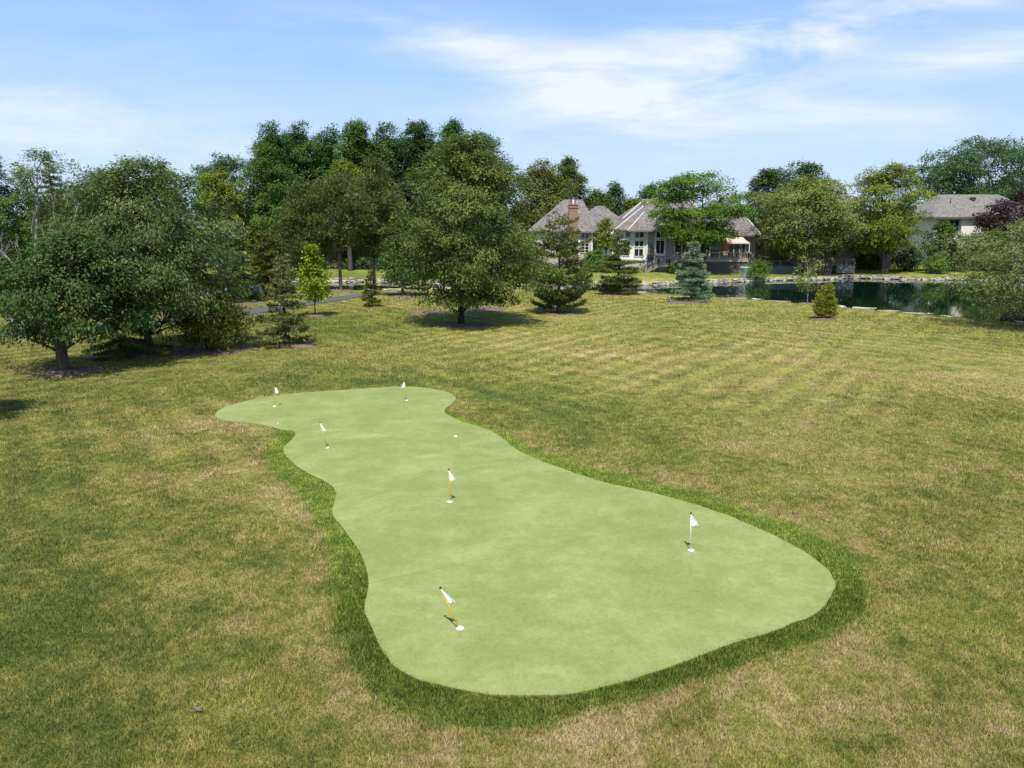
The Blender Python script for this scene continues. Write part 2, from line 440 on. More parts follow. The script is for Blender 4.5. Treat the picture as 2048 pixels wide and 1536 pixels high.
# clip the sheet to a band round the pond
wp = [(x, y) for x, y in POND]
me = bpy.data.meshes.new('pond_water')
cx0 = np.mean([p[0] for p in wp]); 
half = len(wp) // 2
fb = spline(FARB, 6, False); nb = spline(NEARB, 6, False)[::-1]
xs = np.linspace(max(fb[0, 0], nb[0, 0]), min(fb[-1, 0], nb[-1, 0]), 160)
yf = np.interp(xs, fb[:, 0], fb[:, 1]) + .6; yn = np.interp(xs, nb[:, 0], nb[:, 1]) - .6
vv = []; ff = []
for k in range(160): vv += [(xs[k], yn[k], WATER), (xs[k], yf[k], WATER)]
for k in range(159): ff.append((2 * k, 2 * k + 2, 2 * k + 3, 2 * k + 1))
me.from_pydata(vv, [], ff); tag(link('pond_water', me, mat_water()), kind='structure')

# ------------------------------------------------------------------ putting green sheet (raised a little, with a rolled edge)
seams = [(flat(660, 975, GZ), flat(975, 925, GZ), 1.6), (flat(735, 1167, GZ), flat(1240, 1062, GZ), 1.0), (flat(560, 905, GZ), flat(930, 850, GZ), .5)]
import bmesh
def poly_sheet(name, P, z, mat, skirt=.05):
    bm = bmesh.new()
    top = [bm.verts.new((x, y, z)) for x, y in P]
    f = bm.faces.new(top)
    bmesh.ops.triangulate(bm, faces=[f])
    bot = [bm.verts.new((x, y, z - skirt)) for x, y in P]
    for k in range(len(P)):
        j = (k + 1) % len(P); bm.faces.new((top[k], bot[k], bot[j], top[j]))
    bmesh.ops.recalc_face_normals(bm, faces=bm.faces)
    me = bpy.data.meshes.new(name); bm.to_mesh(me); bm.free()
    return link(name, me, mat)
tag(poly_sheet('putting_green', GREEN.tolist(), GZ, mat_green(seams)), kind='structure')

path_px = [(-60, 676), (0, 671), (120, 661), (250, 650), (380, 638), (480, 628), (560, 616), (640, 604), (725, 591), (790, 588), (850, 588)]
PC = spline([flat(a, b) for a, b in path_px], 6, False)
# ------------------------------------------------------------------ grass blades
def blades(name, x, y, z, h, w, lean, seed, mat, tone=0):
    rg = np.random.default_rng(seed); n = len(x)
    a = rg.random(n) * 2 * PI; l = lean * rg.random(n); la = rg.random(n) * 2 * PI
    dx, dy = np.cos(a) * w / 2, np.sin(a) * w / 2
    tx, ty = np.cos(la) * l * h, np.sin(la) * l * h
    V = np.empty((n, 3, 3)); V[:, 0] = np.stack([x - dx, y - dy, z - .01], -1); V[:, 1] = np.stack([x + dx, y + dy, z - .01], -1)
    V[:, 2] = np.stack([x + tx, y + ty, z + h], -1)
    Fc = np.arange(n * 3).reshape(n, 3)
    rnd = np.repeat(np.clip(rg.random(n) + tone, 0, 1), 3)
    dd = np.repeat(dryness(x, y), 3)
    return link(name, np_mesh(name, V.reshape(-1, 3), Fc, rnd, False, {'dry': dd, 'stripe': np.repeat(mow(x, y), 3)}), mat)

rg = np.random.default_rng(5)
NB = 1500000
# sample over the ground between 5.5 m and 33 m with density falling with distance
yy = 5.6 * (78 / 5.6) ** rg.random(NB)
xx = (rg.random(NB) * 2 - 1) * (yy * .80 + 1.5)
ok = ~green_in(xx, yy) & ~inside(FRP, xx, yy) & (~inside(POND, xx, yy)) & (yy < np.interp(xx, [p[0] for p in NEARB[::-1]], [p[1] for p in NEARB[::-1]]) - .6) & (dist(PC.tolist(), xx, yy, False) > 1.25)
xx, yy = xx[ok], yy[ok]
hn = fbm(xx * .9, yy * .9, 11)
hh = (.022 + .045 * hn) * (.6 + .8 * rg.random(len(xx)))
ww = .0046 + .00056 * yy; hh = hh * (1 + .012 * yy)
o = blades('lawn_grass', xx, yy, np.zeros(len(xx)), hh, ww, 1.3, 6, mat_blades('lawn_grass_blades'))
lg = o
# coarser tufts further out join the same grass object further below
tag(o, 'short patchy green and straw coloured lawn grass', 'grass', kind='stuff')

NF = 900000
gk = rg.integers(0, len(GREEN), NF); gt = rg.random(NF)[:, None]
gp = GREEN[gk] * (1 - gt) + GREEN[(gk + 1) % len(GREEN)] * gt
gseg = np.hypot(*(np.roll(GREEN, -1, 0) - GREEN).T)
pick = rg.random(NF) < gseg[gk] / gseg.max() * 1.6
oa = rg.random(NF) * 2 * PI; orr = 1.7 * rg.random(NF) ** .75
xx = (gp[:, 0] + np.cos(oa) * orr)[pick]; yy = (gp[:, 1] + np.sin(oa) * orr)[pick]
gi = green_in(xx, yy) & (dist(GREEN.tolist(), xx, yy) > .028 * rg.random(len(xx)) ** 2); xx, yy = xx[~gi], yy[~gi]; n_ = len(xx)
fi = inside(FRP, xx, yy)
fd = dist(FRP, xx, yy); jit = fbm(xx * 2.2, yy * 2.2, 21)
gd = dist(GREEN.tolist(), xx, yy)
keep = ((fi & (fd > .45 * (jit - .35) * rg.random(n_))) | (~fi & (fd < .20 * jit * rg.random(n_) ** 2) & (gd > .05)))
xx, yy, gd, fi = xx[keep], yy[keep], gd[keep], fi[keep]
lush_shade = smooth(14, 9, yy)  # longer blades at the near end; the shaded look there is put into their tone
hh = (.018 + .022 * lush_shade + .034 * fbm(xx * 1.6, yy * 1.6, 31)) * (.5 + .85 * rg.random(len(xx)))
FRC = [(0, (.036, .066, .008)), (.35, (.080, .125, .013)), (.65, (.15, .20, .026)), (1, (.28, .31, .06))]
o = blades('fringe_grass', xx, yy, np.zeros(len(xx)), hh, .006 + .0004 * yy, 1.0, 8, mat_blades('fringe_grass_blades', FRC), .16 - .34 * lush_shade)
tag(o, 'thick bright green collar of longer grass round the putting green', 'grass', kind='stuff')

# ------------------------------------------------------------------ path
vv = []; ff = []
for k in range(len(PC)):
    d = PC[min(k + 1, len(PC) - 1)] - PC[max(k - 1, 0)]; d /= np.linalg.norm(d); nrm = np.array((-d[1], d[0])) * 1.15
    for s_ in (-1, 1): q = PC[k] + nrm * s_; vv.append((q[0], q[1], .075))
    for s_ in (-1, 1): q = PC[k] + nrm * s_ * 1.03; vv.append((q[0], q[1], -.08))
for k in range(len(PC) - 1):
    a = 4 * k; ff += [(a, a + 4, a + 5, a + 1), (a + 2, a + 6, a + 4, a), (a + 1, a + 5, a + 7, a + 3)]
me = bpy.data.meshes.new('path'); me.from_pydata(vv, [], ff)
tag(link('path', me, solid('asphalt', (.075, .08, .085), .9, .25, 3)), kind='structure')

# ------------------------------------------------------------------ trees
def tubes_np(paths, k=6):
    """paths: list of (points, radii); one merged mesh"""
    mb = MB()
    for P, r in paths: mb.tube(P, r, k, cap=True)
    return mb

PROF = {'oval': ([0, .1, .3, .5, .7, .88, 1], [.45, .75, .97, 1, .88, .58, .18]),
        'oak': ([0, .12, .3, .5, .7, .88, 1], [.62, .88, 1, .96, .82, .56, .2]),
        'dome': ([0, .2, .45, .65, .85, 1], [.5, .8, 1, .98, .75, .35]),
        'pop': ([0, .15, .4, .7, .88, 1], [.7, 1, 1, .86, .6, .22]),
        'pyr': ([0, .1, .3, .55, .8, 1], [.6, .95, .95, .68, .36, .06]),
        'umb': ([0, .25, .5, .7, .88, 1], [.55, .85, 1, 1, .75, .3]),
        'bush': ([0, .2, .5, .75, 1], [.85, 1, .92, .7, .3])}

def leaf_quads(P, nrm, t, s, w):
    t = t - nrm * (t * nrm).sum(1, keepdims=True); t /= np.linalg.norm(t, axis=1, keepdims=True) + 1e-9
    b = np.cross(nrm, t)
    s = s[:, None]; w = w[:, None]
    V = np.empty((len(P), 4, 3))
    V[:, 0] = P; V[:, 1] = P + t * s * .45 + b * w * .5; V[:, 2] = P + t * s; V[:, 3] = P + t * s * .45 - b * w * .5
    return V.reshape(-1, 3), np.arange(len(P) * 4).reshape(-1, 4)

def unit(rng, n):
    d = rng.normal(size=(n, 3)); return d / np.linalg.norm(d, axis=1, keepdims=True)

def make_crown_bits(rng, base, cx, cy, a, b, zb, zt, prof, s, dens, aspect, droop, ncl, squash, maxn=90000, needle=False, fill=.3):
    hh_ = zt - zb; px_, pr_ = PROF[prof]
    h = rng.random(ncl) ** .85
    cr = a * rng.uniform(.13, .30, ncl) * (1.12 - .25 * h)
    cr = np.minimum(cr, hh_ * .3)
    pr = np.interp(h, px_, pr_)
    rad = np.sqrt(rng.uniform(.22, 1, ncl)); az = rng.random(ncl) * 2 * PI
    ro = np.maximum(pr * rng.uniform(.86, 1.10, ncl) - cr / a * .6, .02) * rad
    zc = zb + cr * squash * .6 + h * (hh_ - cr * squash * 1.4)
    cc = np.stack([cx + np.cos(az) * ro * a, cy + np.sin(az) * ro * b, zc], -1)
    front = 2 * a * hh_ * .9
    n = int(min(maxn, dens * 5 * front / (s * s * aspect * .5)))
    nt = max(60, n // 9)
    wts = cr ** 2; ci = rng.choice(ncl, nt, p=wts / wts.sum())
    d = unit(rng, nt); d[:, 2] = np.where(rng.random(nt) < .8, np.abs(d[:, 2]), d[:, 2])
    q = cr[ci] * rng.uniform(.35, 1.12, nt) ** .6
    tw = cc[ci] + d * q[:, None] * np.array((1, 1, squash))
    nf = int(nt * fill)
    if nf:                                   # looser leaves through the inside of the crown
        hf = rng.random(nf); af = rng.random(nf) * 2 * PI; rf_ = np.interp(hf, px_, pr_) * np.sqrt(rng.random(nf)) * .66
        tw[:nf] = np.stack([cx + np.cos(af) * rf_ * a, cy + np.sin(af) * rf_ * b, zb + .05 * hh_ + hf * hh_ * .84], -1)
    li = rng.integers(0, nt, n)
    P = tw[li] + rng.normal(size=(n, 3)) * s * .75
    cen = np.array((cx, cy, zb + hh_ * .4))
    outv = P - cen; outv /= np.linalg.norm(outv, axis=1, keepdims=True) + 1e-9
    if needle:
        t = d[li] * .8 + unit(rng, n) * .8 + np.array((0, 0, .15)); nrm = unit(rng, n)
    else:
        nrm = outv * .55 + np.array((0, 0, .55)) + unit(rng, n) * .75
        nrm /= np.linalg.norm(nrm, axis=1, keepdims=True)
        t = outv * .6 + unit(rng, n) * .8 + np.array((0, 0, -droop))
    ss = s * rng.uniform(.7, 1.3, n)
    Vv, Ff = leaf_quads(P, nrm, t, ss, ss * aspect)
    clr = rng.random(ncl); r = .55 * clr[ci][li] + .45 * rng.random(n)
    return Vv, Ff, np.repeat(r, 4), cc, cr

def limb(rng, p0, p1, r0, r1, sag=.12, n=5):
    t = np.linspace(0, 1, n)[:, None]; p0 = np.array(p0); p1 = np.array(p1)
    P = p0 + (p1 - p0) * t; L = np.linalg.norm(p1 - p0)
    P[:, 2] += np.sin(t[:, 0] * PI) * L * sag * rng.uniform(-.3, 1)
    P[1:-1] += rng.normal(size=(n - 2, 3)) * L * .04
    return P, r0 + (r1 - r0) * t[:, 0] ** .7

TREE_N = [0]
def broad(name, label, cat, base, crown, Y=None, mat=None, prof='oval', s=None, dens=1.0, aspect=.5, droop=.2, ncl=48, squash=.75, trunk_r=None, bark='grey', seed=None, group=None, needle=False, stems=1, maxn=110000, depth=.9, limbs=22, fill=.3):
    TREE_N[0] += 1; rng = np.random.default_rng(seed or 100 + TREE_N[0])
    l, t, r, b = crown
    if Y is None: bx, by, bz = at(*base)
    else:
        by = Y; bx = X(base[0], Y, 520); bz = float(gz(bx, by))
    cx = X((l + r) / 2, by, (t + b) / 2); a = abs(X(r, by, (t + b) / 2) - X(l, by, (t + b) / 2)) / 2 * 1.05
    zt, zb = Z(t, by), max(Z(b, by), bz + .05)
    cy = by + (0 if Y is None else a * .25)
    s = s or max(.13, by * .0029)
    Vv, Ff, rn, cc, cr = make_crown_bits(rng, (bx, by, bz), cx, cy, a, a * depth, zb, zt, prof, s, dens, aspect, droop, int(ncl * 1.5), squash, maxn, needle, fill)
    root = thing(name, label, cat, (bx, by, bz), 0, group)
    off = np.array((bx, by, bz))
    tr = trunk_r or max(.06, (zt - bz) * .022)
    mb = MB()
    ztop = zb + (zt - zb) * .72
    for k in range(stems):
        dx = 0 if stems == 1 else (k - (stems - 1) / 2) * tr * 1.6
        P = [(bx + dx, by, bz - .15), (bx + dx * 1.1, by, bz + tr * .9), (bx + dx * 1.5, by + rng.normal() * tr * .3, bz + (zb - bz) * .6 + .2),
             (bx + (cx - bx) * .35 + dx * 2 + rng.normal() * tr, cy * .5 + by * .5, zb + (ztop - zb) * .35), (cx * .75 + bx * .25 + dx * 3 + rng.normal() * tr * 2, cy, ztop)]
        P = np.array(P); P = P[np.argsort(P[:, 2])]
        mb.tube(P - off, [tr * 1.45, tr * 1.02, tr * .85, tr * .55, tr * .15], 9)
        for i in (np.argsort(-cr)[k::stems])[:max(3, limbs // stems)]:
            c = cc[i]; hz = np.clip(c[2] - .55 * np.hypot(c[0] - cx, c[1] - cy) - .2, bz + (zb - bz) * .55 + .2, ztop)
            j = np.interp(hz, P[:, 2], np.arange(5)); p0 = np.array([np.interp(hz, P[:, 2], P[:, q]) for q in range(3)])
            PP, rr_ = limb(rng, p0, c, tr * .34, tr * .06)
            mb.tube(PP - off, rr_, 5)
    me = mb.mesh('trunk', True)
    link('trunk', me, BARK[bark], root, (0, 0, 0))
    link('crown', np_mesh('crown', Vv - off, Ff, rn), LEAF[mat], root, (0, 0, 0))
    return root

def conifer(name, label, cat, base, crown, Y=None, mat=None, dens=1.0, droop=.25, tip=.2, power=.8, levels=None, nb=7, s=None, bark='brown', seed=None, group=None, low=.0, maxn=70000, spread=.35, trunk_r=None):
    TREE_N[0] += 1; rng = np.random.default_rng(seed or 100 + TREE_N[0])
    l, t, r, b = crown
    if Y is None: bx, by, bz = at(*base)
    else:
        by = Y; bx = X(base[0], Y, 520); bz = float(gz(bx, by))
    cx = X((l + r) / 2, by, (t + b) / 2); a = abs(X(r, by, (t + b) / 2) - X(l, by, (t + b) / 2)) / 2
    zt, zb = Z(t, by), max(Z(b, by), bz + .08)
    s = s or max(.11, by * .0026)
    Hh = zt - zb; L = levels or max(9, int(Hh / .42))
    n = int(min(maxn, dens * 5.5 * (a * Hh * 1.1) / (s * s * .3 * .5)))
    az0 = rng.random((L, nb)) * .5 + np.arange(nb) * 2 * PI / nb + rng.random((L, 1)) * 6
    lv_r = rng.uniform(.62, 1.12, (L, nb)); lv_z = rng.uniform(-.75, .75, (L, nb)) * Hh / L
    h = 1 - np.sqrt(rng.random(n))       # more low down
    lv = np.minimum((h * L).astype(int), L - 1); br = rng.integers(0, nb, n)
    hc = (lv + .5) / L
    rr_ = a * ((1 - hc) ** power * .96 + .02) * lv_r[lv, br]
    if low: rr_ = rr_ * np.interp(hc, [0, low, 1], [.72, 1, 1])
    tt = np.sqrt(rng.uniform(.03, 1, n)); az = az0[lv, br]
    dirv = np.stack([np.cos(az), np.sin(az), np.zeros(n)], -1); side = np.stack([-np.sin(az), np.cos(az), np.zeros(n)], -1)
    lat = rng.normal(size=n) * spread * (rr_ * .55 * (1 - tt * .75) + .04)
    zz = zb + hc * Hh + lv_z[lv, br] - droop * rr_ * tt + tip * rr_ * tt ** 3 + rng.normal(size=n) * (.035 * Hh / L * 6 * .35) + rng.normal(size=n) * .04
    cxh = bx + (cx - bx) * .3
    P = np.stack([cxh + dirv[:, 0] * rr_ * tt + side[:, 0] * lat, by + dirv[:, 1] * rr_ * tt + side[:, 1] * lat, np.maximum(zz, bz + .05)], -1)
    tv = dirv * .8 + side * np.sign(lat)[:, None] * .5 + unit(rng, n) * .65 + np.array((0, 0, -.15))
    ss = s * rng.uniform(.7, 1.35, n)
    nrm = unit(rng, n) + np.array((0, 0, .5)); nrm /= np.linalg.norm(nrm, axis=1, keepdims=True)
    Vv, Ff = leaf_quads(P, nrm, tv, ss, ss * .32)
    rn = np.repeat(.35 * rng.random((L, nb))[lv, br] + .3 * tt + .35 * rng.random(n), 4)
    root = thing(name, label, cat, (bx, by, bz), 0, group); off = np.array((bx, by, bz))
    tr = trunk_r or max(.05, (zt - bz) * .016)
    mb = MB(); mb.tube([(0, 0, -.1), (0, 0, (zb - bz) + .1), (cxh - bx, 0, (zt - bz) * .6), (cxh - bx, 0, (zt - bz) * .99)], [tr * 1.2, tr, tr * .6, tr * .08], 8)
    for i in range(L):
        for k in range(nb):
            rr0 = a * ((1 - (i + .5) / L) ** power * .96 + .02) * lv_r[i, k] * .92
            if rr0 < .2: continue
            z0 = zb + (i + .5) / L * Hh - bz + lv_z[i, k]; d = np.array((math.cos(az0[i, k]), math.sin(az0[i, k]), 0))
            p0 = np.array((cxh - bx, 0, z0))
            mb.tube([p0, p0 + d * rr0 * .5 + np.array((0, 0, -droop * rr0 * .5 + tip * rr0 * .12)), p0 + d * rr0 + np.array((0, 0, -droop * rr0 + tip * rr0))], [tr * .22, tr * .14, tr * .04], 4, False)
    link('trunk', mb.mesh('trunk', True), BARK[bark], root, (0, 0, 0))
    link('crown', np_mesh('crown', Vv - off, Ff, rn), LEAF[mat], root, (0, 0, 0))
    return root

def bare_tree(name, label, cat, base, Y, top, width, bark, seed, group=None, depth=5):
    rng = np.random.default_rng(seed)
    bx = X(base, Y, 520); bz = float(gz(bx, Y)); Ht = Z(top, Y) - bz
    mb = MB()
    def grow(p, d, L, r, k):
        m = 4; pts = [p]; q = p
        for i in range(m):
            d = d + rng.normal(size=3) * .10 + np.array((0, 0, .05)); d /= np.linalg.norm(d); q = q + d * L / m; pts.append(q)
        mb.tube(pts, np.linspace(r, r * .62, m + 1), 6 if k > 2 else 4, False)
        if k == 0: return
        for c in range(2 if k > 2 else 3):
            e = d + rng.normal(size=3) * .42; e[2] = abs(e[2]) * .8 + .15; e /= np.linalg.norm(e)
            i = rng.integers(2, m + 1)
            grow(pts[i], e, L * rng.uniform(.55, .8), r * .5, k - 1)
    for k in range(3):
        d = np.array((rng.normal() * .28, rng.normal() * .2, 1)); d /= np.linalg.norm(d)
        grow(np.array((rng.normal() * .1, rng.normal() * .1, -.1)), d, Ht * .42, .15, depth)
    root = thing(name, label, cat, (bx, Y, bz), 0, group)
    link('trunk', mb.mesh('trunk', True), BARK[bark], root, (0, 0, 0))
    return root

def ml(k, d, m, l, **kw):
    q = lambda c, g=1: (c[0] * 1.80 * g, c[1] * 1.79 * g, c[2] * 1.08 * g)
    return leafmat(k, q(d, 1.35), q(m, 1.05), q(l, .98), **kw)
LEAF = {
 'deep': ml('deep_green', (.013, .027, .009), (.031, .056, .019), (.080, .112, .050)),
 'hick': ml('grey_green', (.018, .033, .014), (.045, .070, .030), (.125, .152, .085), rough=.4),
 'oak': ml('oak_green', (.022, .037, .012), (.052, .076, .025), (.115, .140, .050)),
 'maple': ml('lime_green', (.050, .080, .008), (.115, .155, .014), (.20, .24, .035)),
 'bright': ml('bright_green', (.022, .046, .012), (.048, .086, .022), (.100, .148, .042)),
 'poplar': ml('poplar_green', (.014, .036, .013), (.032, .070, .024), (.070, .120, .042)),
 'poplar2': ml('blue_green', (.014, .032, .016), (.030, .060, .028), (.065, .105, .048)),
 'olive': ml('olive_green', (.034, .042, .012), (.070, .084, .022), (.120, .135, .042)),
 'ygreen': ml('yellow_green', (.048, .066, .012), (.090, .115, .022), (.150, .180, .045)),
 'lolive': ml('light_olive', (.042, .058, .020), (.096, .120, .042), (.170, .195, .085)),
 'locust': ml('locust_green', (.024, .052, .008), (.054, .098, .015), (.105, .158, .032)),
 'dlocust': ml('dark_locust', (.010, .028, .012), (.024, .052, .020), (.050, .085, .034)),
 'purple': ml('purple', (.010, .005, .010), (.022, .010, .018), (.045, .018, .03)),
 'pine': ml('pine_needles', (.022, .034, .010), (.050, .066, .020), (.105, .118, .042), trans=.15),
 'bpine': ml('brown_pine', (.024, .034, .012), (.047, .062, .023), (.090, .108, .046), trans=.2),
 'spruce': ml('spruce_needles', (.016, .028, .010), (.038, .056, .018), (.082, .100, .036), trans=.15),
 'sspruce': ml('tired_spruce', (.030, .036, .016), (.068, .076, .034), (.125, .130, .068), trans=.15),
 'blue': ml('blue_spruce', (.030, .052, .046), (.080, .120, .110), (.170, .215, .200), trans=.1),
 'gold': ml('golden_conifer', (.045, .052, .008), (.105, .112, .018), (.185, .182, .045), trans=.2),
 'yew': ml('yew_green', (.020, .026, .006), (.052, .058, .012), (.115, .115, .030), trans=.15),
 'edge': ml('dusty_olive', (.040, .054, .024), (.088, .106, .050), (.165, .18, .10)),
 'red': ml('barberry_red', (.020, .006, .008), (.06, .016, .020), (.11, .035, .04)),
 'smoke': ml('dusty_rose', (.045, .035, .025), (.085, .065, .045), (.13, .10, .075)),
 'reed': ml('reed_green', (.03, .06, .015), (.06, .105, .028), (.10, .15, .045)),
}
BARK = {'grey': barkmat('grey', (.070, .060, .050)), 'brown': barkmat('brown', (.060, .042, .030)), 'dark': barkmat('dark', (.045, .036, .028)), 'pale': barkmat('pale', (.30, .285, .25)), 'pine': barkmat('pine', (.115, .085, .075)), 'tan': barkmat('tan', (.11, .085, .06))}

# --- foreground and lawn trees
broad('shade_tree', 'broad dark green tree with thick rugged trunk in mulch left of the green', 'tree', (128, 742), (-30, 462, 325, 692), mat='deep', prof='oak', s=.17, aspect=.42, droop=.9, ncl=66, squash=.48, fill=.14, trunk_r=.27, bark='tan', limbs=40)
broad('hickory_tree', 'large grey green tree with long drooping leaves behind the rugged trunked tree', 'tree', (300, 704), (112, 320, 484, 655), mat='hick', prof='oak', s=.20, aspect=.30, droop=1.1, ncl=84, squash=.45, fill=.14, trunk_r=.22, bark='tan', limbs=46)
conifer('spruce_tree', 'low dark spruce with dead grey branches, in the shade under the drooping leaved tree', 'tree', (243, 709), (165, 545, 345, 706), mat='spruce', dens=.7, droop=.35, tip=.1, power=.7)
broad('yew_bush', 'wide dark olive evergreen bush at the right edge of the big tree shade', 'bush', (420, 701), (335, 592, 515, 703), mat='yew', prof='bush', s=.20, aspect=.26, needle=True, ncl=40, squash=.8, stems=3, trunk_r=.07, bark='dark', dens=.9)
conifer('spruce_tree', 'thin scruffy spruce with see-through brownish lower branches beside the evergreen bush', 'tree', (572, 691), (512, 512, 630, 690), mat='sspruce', dens=.85, droop=.2, power=.5, nb=7, spread=.4, s=.16)
broad('maple_tree', 'small lime green young maple on a slim trunk beside the path', 'tree', (631, 632), (588, 490, 664, 603), mat='maple', prof='pyr', s=.20, aspect=.62, ncl=34, trunk_r=.055, bark='dark', dens=.9)
conifer('spruce_tree', 'small dark conical spruce sitting on the lawn in front of the path end', 'tree', (743, 613), (720, 535, 768, 612), mat='yew', dens=.9, power=.75)
broad('young_tree', 'dark tree with a pale trunk base just left of and behind the big central oak', 'tree', (806, 592), (752, 470, 862, 574), mat='deep', prof='oval', ncl=36, trunk_r=.2, bark='pine')
broad('oak_tree', 'big oval crowned oak standing alone in the middle, its shadow round its trunk', 'tree', (922, 650), (774, 270, 1098, 622), mat='oak', prof='oak', s=.19, aspect=.42, droop=.5, ncl=110, squash=.45, fill=.14, limbs=40, trunk_r=.25, bark='dark', depth=.95)
broad('young_tree', 'mid green tree with low crown right behind the big central oak, by the pond', 'tree', (1040, 573), (985, 465, 1095, 566), mat='oak', prof='oval', ncl=36, trunk_r=.16, bark='dark')
conifer('pine_tree', 'bushy pine with pale trunk foot in a mulch ring before the brick chimney house', 'tree', (1117, 626), (1034, 430, 1206, 612), mat='pine', dens=1.25, droop=-.05, tip=.22, power=.48, levels=11, nb=7, bark='pine', low=.2, spread=.5, trunk_r=.15, s=.2)
conifer('pine_tree', 'layered dark pine at the edge of the pond in front of the grey deck stairs', 'tree', (1236, 589), (1180, 466, 1294, 584), mat='pine', dens=1.5, droop=.10, tip=.12, power=.7, levels=10, nb=7, bark='dark', low=.2, spread=.7, trunk_r=.14)
conifer('blue_spruce', 'silvery blue spruce on the lawn at the near bank of the pond', 'tree', (1383, 603), (1333, 476, 1434, 598), mat='blue', dens=1.5, droop=.14, tip=.10, power=.75, levels=11, nb=8, bark='dark', spread=.65)
conifer('golden_arborvitae', 'small golden green cone shaped evergreen alone on the lawn near the pond', 'shrub', (1650, 638), (1621, 566, 1679, 637), mat='gold', dens=1.6, droop=-.25, tip=.15, power=.6, levels=12, nb=9, low=.25, spread=.8)
broad('sapling', 'slender young sapling with thin see-through leaves and a pale stem at the water edge', 'tree', (1614, 607), (1584, 508, 1644, 584), mat='lolive', prof='oval', ncl=26, dens=.22, trunk_r=.035, bark='pale', s=.2, fill=.1)
broad('shade_tree', 'dusty olive spreading tree with grey twigs cut by right edge', 'tree', (2135, 655), (1900, 428, 2360, 640), mat='edge', prof='dome', s=.16, aspect=.42, ncl=80, squash=.5, trunk_r=.2, bark='pale', dens=.6, limbs=60, fill=.08)
# left background
bare_tree('bare_tree', 'leafless pale barked tree at the left edge behind the dark tree', 'tree', 66, 46, 350, 8, 'pale', 3)
bare_tree('bare_tree', 'leafless grey tree leaning out of the left edge of the photo, lower one', 'tree', 28, 45, 440, 8, 'pale', 8)
broad('locust_tree', 'sparse tree with tufted leaves against the sky above the bare pale limbs', 'tree', (70, 600), (8, 299, 150, 440), Y=48, mat='hick', prof='umb', dens=.28, ncl=34, squash=.45, s=.2, aspect=.35, droop=.9, bark='pale', trunk_r=.12, seed=31, fill=.0)
broad('shade_tree', 'tall mid green tree cut by the left edge, topmost there', 'tree', (-60, 600), (-160, 270, 62, 620), Y=58, mat='bright', prof='oval', ncl=50)
conifer('spruce_tree', 'dark spruce whose pointed tip shows above the sparse tree at left', 'tree', (118, 600), (55, 300, 185, 580), Y=64, mat='spruce', dens=.8, power=.8)
conifer('spruce_tree', 'slim spruce whose tip just pokes over the drooping leaved tree', 'tree', (258, 600), (215, 332, 300, 570), Y=72, mat='spruce', dens=.8)
broad('round_tree', 'wide green tree behind the drooping leaved tree, level with its top', 'tree', (170, 600), (60, 338, 310, 560), Y=80, mat='oak', prof='oval', ncl=50)
broad('round_tree', 'brownish olive tree top poking up between the drooping leaved tree and the yellow green one', 'tree', (330, 560), (272, 326, 378, 500), Y=112, mat='olive', prof='oval', ncl=36)
broad('round_tree', 'pale olive green tree beside the brownish top, lower than it', 'tree', (290, 560), (245, 348, 350, 500), Y=100, mat='lolive', prof='oval', ncl=36)
broad('willow_tree', 'rounded yellow green tree left of the tall bright green maple', 'tree', (435, 560), (368, 342, 505, 540), Y=92, mat='ygreen', prof='dome', ncl=56, squash=.8, droop=.8)
broad('locust_tree', 'dark feathery tree on the skyline above the yellow green tree', 'tree', (440, 540), (366, 307, 530, 470), Y=135, mat='dlocust', prof='umb', ncl=46, squash=.5, dens=.8)
broad('maple_tree', 'tall bright green maple between the yellow green tree and the brown pines', 'tree', (530, 560), (470, 285, 600, 560), Y=96, mat='bright', prof='oval', ncl=60)
conifer('spruce_tree', 'large dark drooping spruce standing over the path behind the scruffy spruce', 'tree', (470, 604), (405, 405, 532, 604), mat='spruce', dens=.9, droop=.45, tip=.15, power=.62, maxn=60000)
conifer('spruce_tree', 'dark drooping spruce deep in shade between the leafy tree and the path', 'tree', (375, 606), (310, 400, 445, 604), mat='spruce', dens=.9, droop=.45, tip=.15, power=.62)
conifer('spruce_tree', 'smaller dark spruce between the large drooping spruce and the brown pines', 'tree', (532, 596), (485, 440, 585, 596), mat='yew', dens=.9, droop=.4, tip=.15, power=.6)
for (bx_, cr_, lab, sd) in (((604, 580), (545, 368, 676, 548), 'brown green pine, leftmost of the three tall pines behind the young maple', 61), ((682, 581), (606, 345, 750, 500), 'brown green pine with long bare pinkish trunk, middle of the three tall pines', 62), ((749, 576), (690, 322, 810, 520), 'olive green pine with a bent bare branch, rightmost of the three tall pines', 63)):
    broad('pine_tree', lab, 'tree', bx_, cr_, mat='bpine', prof='oval', s=.34, aspect=.24, needle=True, ncl=64, squash=.5, trunk_r=.2, bark='pine', seed=sd, group='tall pines behind the path', dens=1.0, limbs=36)
# tall row on the skyline
row = [((545, 500), (484, 241, 604, 520), 'poplar', 'tall dark skyline tree with a ragged top, leftmost of the high row', 'pop'),
       ((600, 500), (532, 238, 672, 520), 'poplar', 'tall dark skyline tree, second from the left of the high row', 'pop'),
       ((665, 500), (600, 248, 722, 520), 'poplar', 'tall skyline tree with sky gap at its right, third of the high row', 'pop'),
       ((712, 500), (640, 234, 790, 520), 'bright', 'tall lighter green skyline tree in the middle of the high row', 'pop'),
       ((775, 500), (708, 244, 842, 520), 'poplar2', 'tall blue green upright skyline tree left of the spiky topped one', 'pop'),
       ((845, 500), (772, 239, 904, 520), 'poplar2', 'tall spiky topped blue green skyline tree left above the central oak', 'pop'),
       ((905, 500), (838, 238, 975, 520), 'poplar', 'tall upright skyline tree directly above the central oak', 'pop'),
       ((965, 500), (895, 262, 1034, 520), 'poplar2', 'skyline tree sloping down to the right above the central oak', 'pop')]
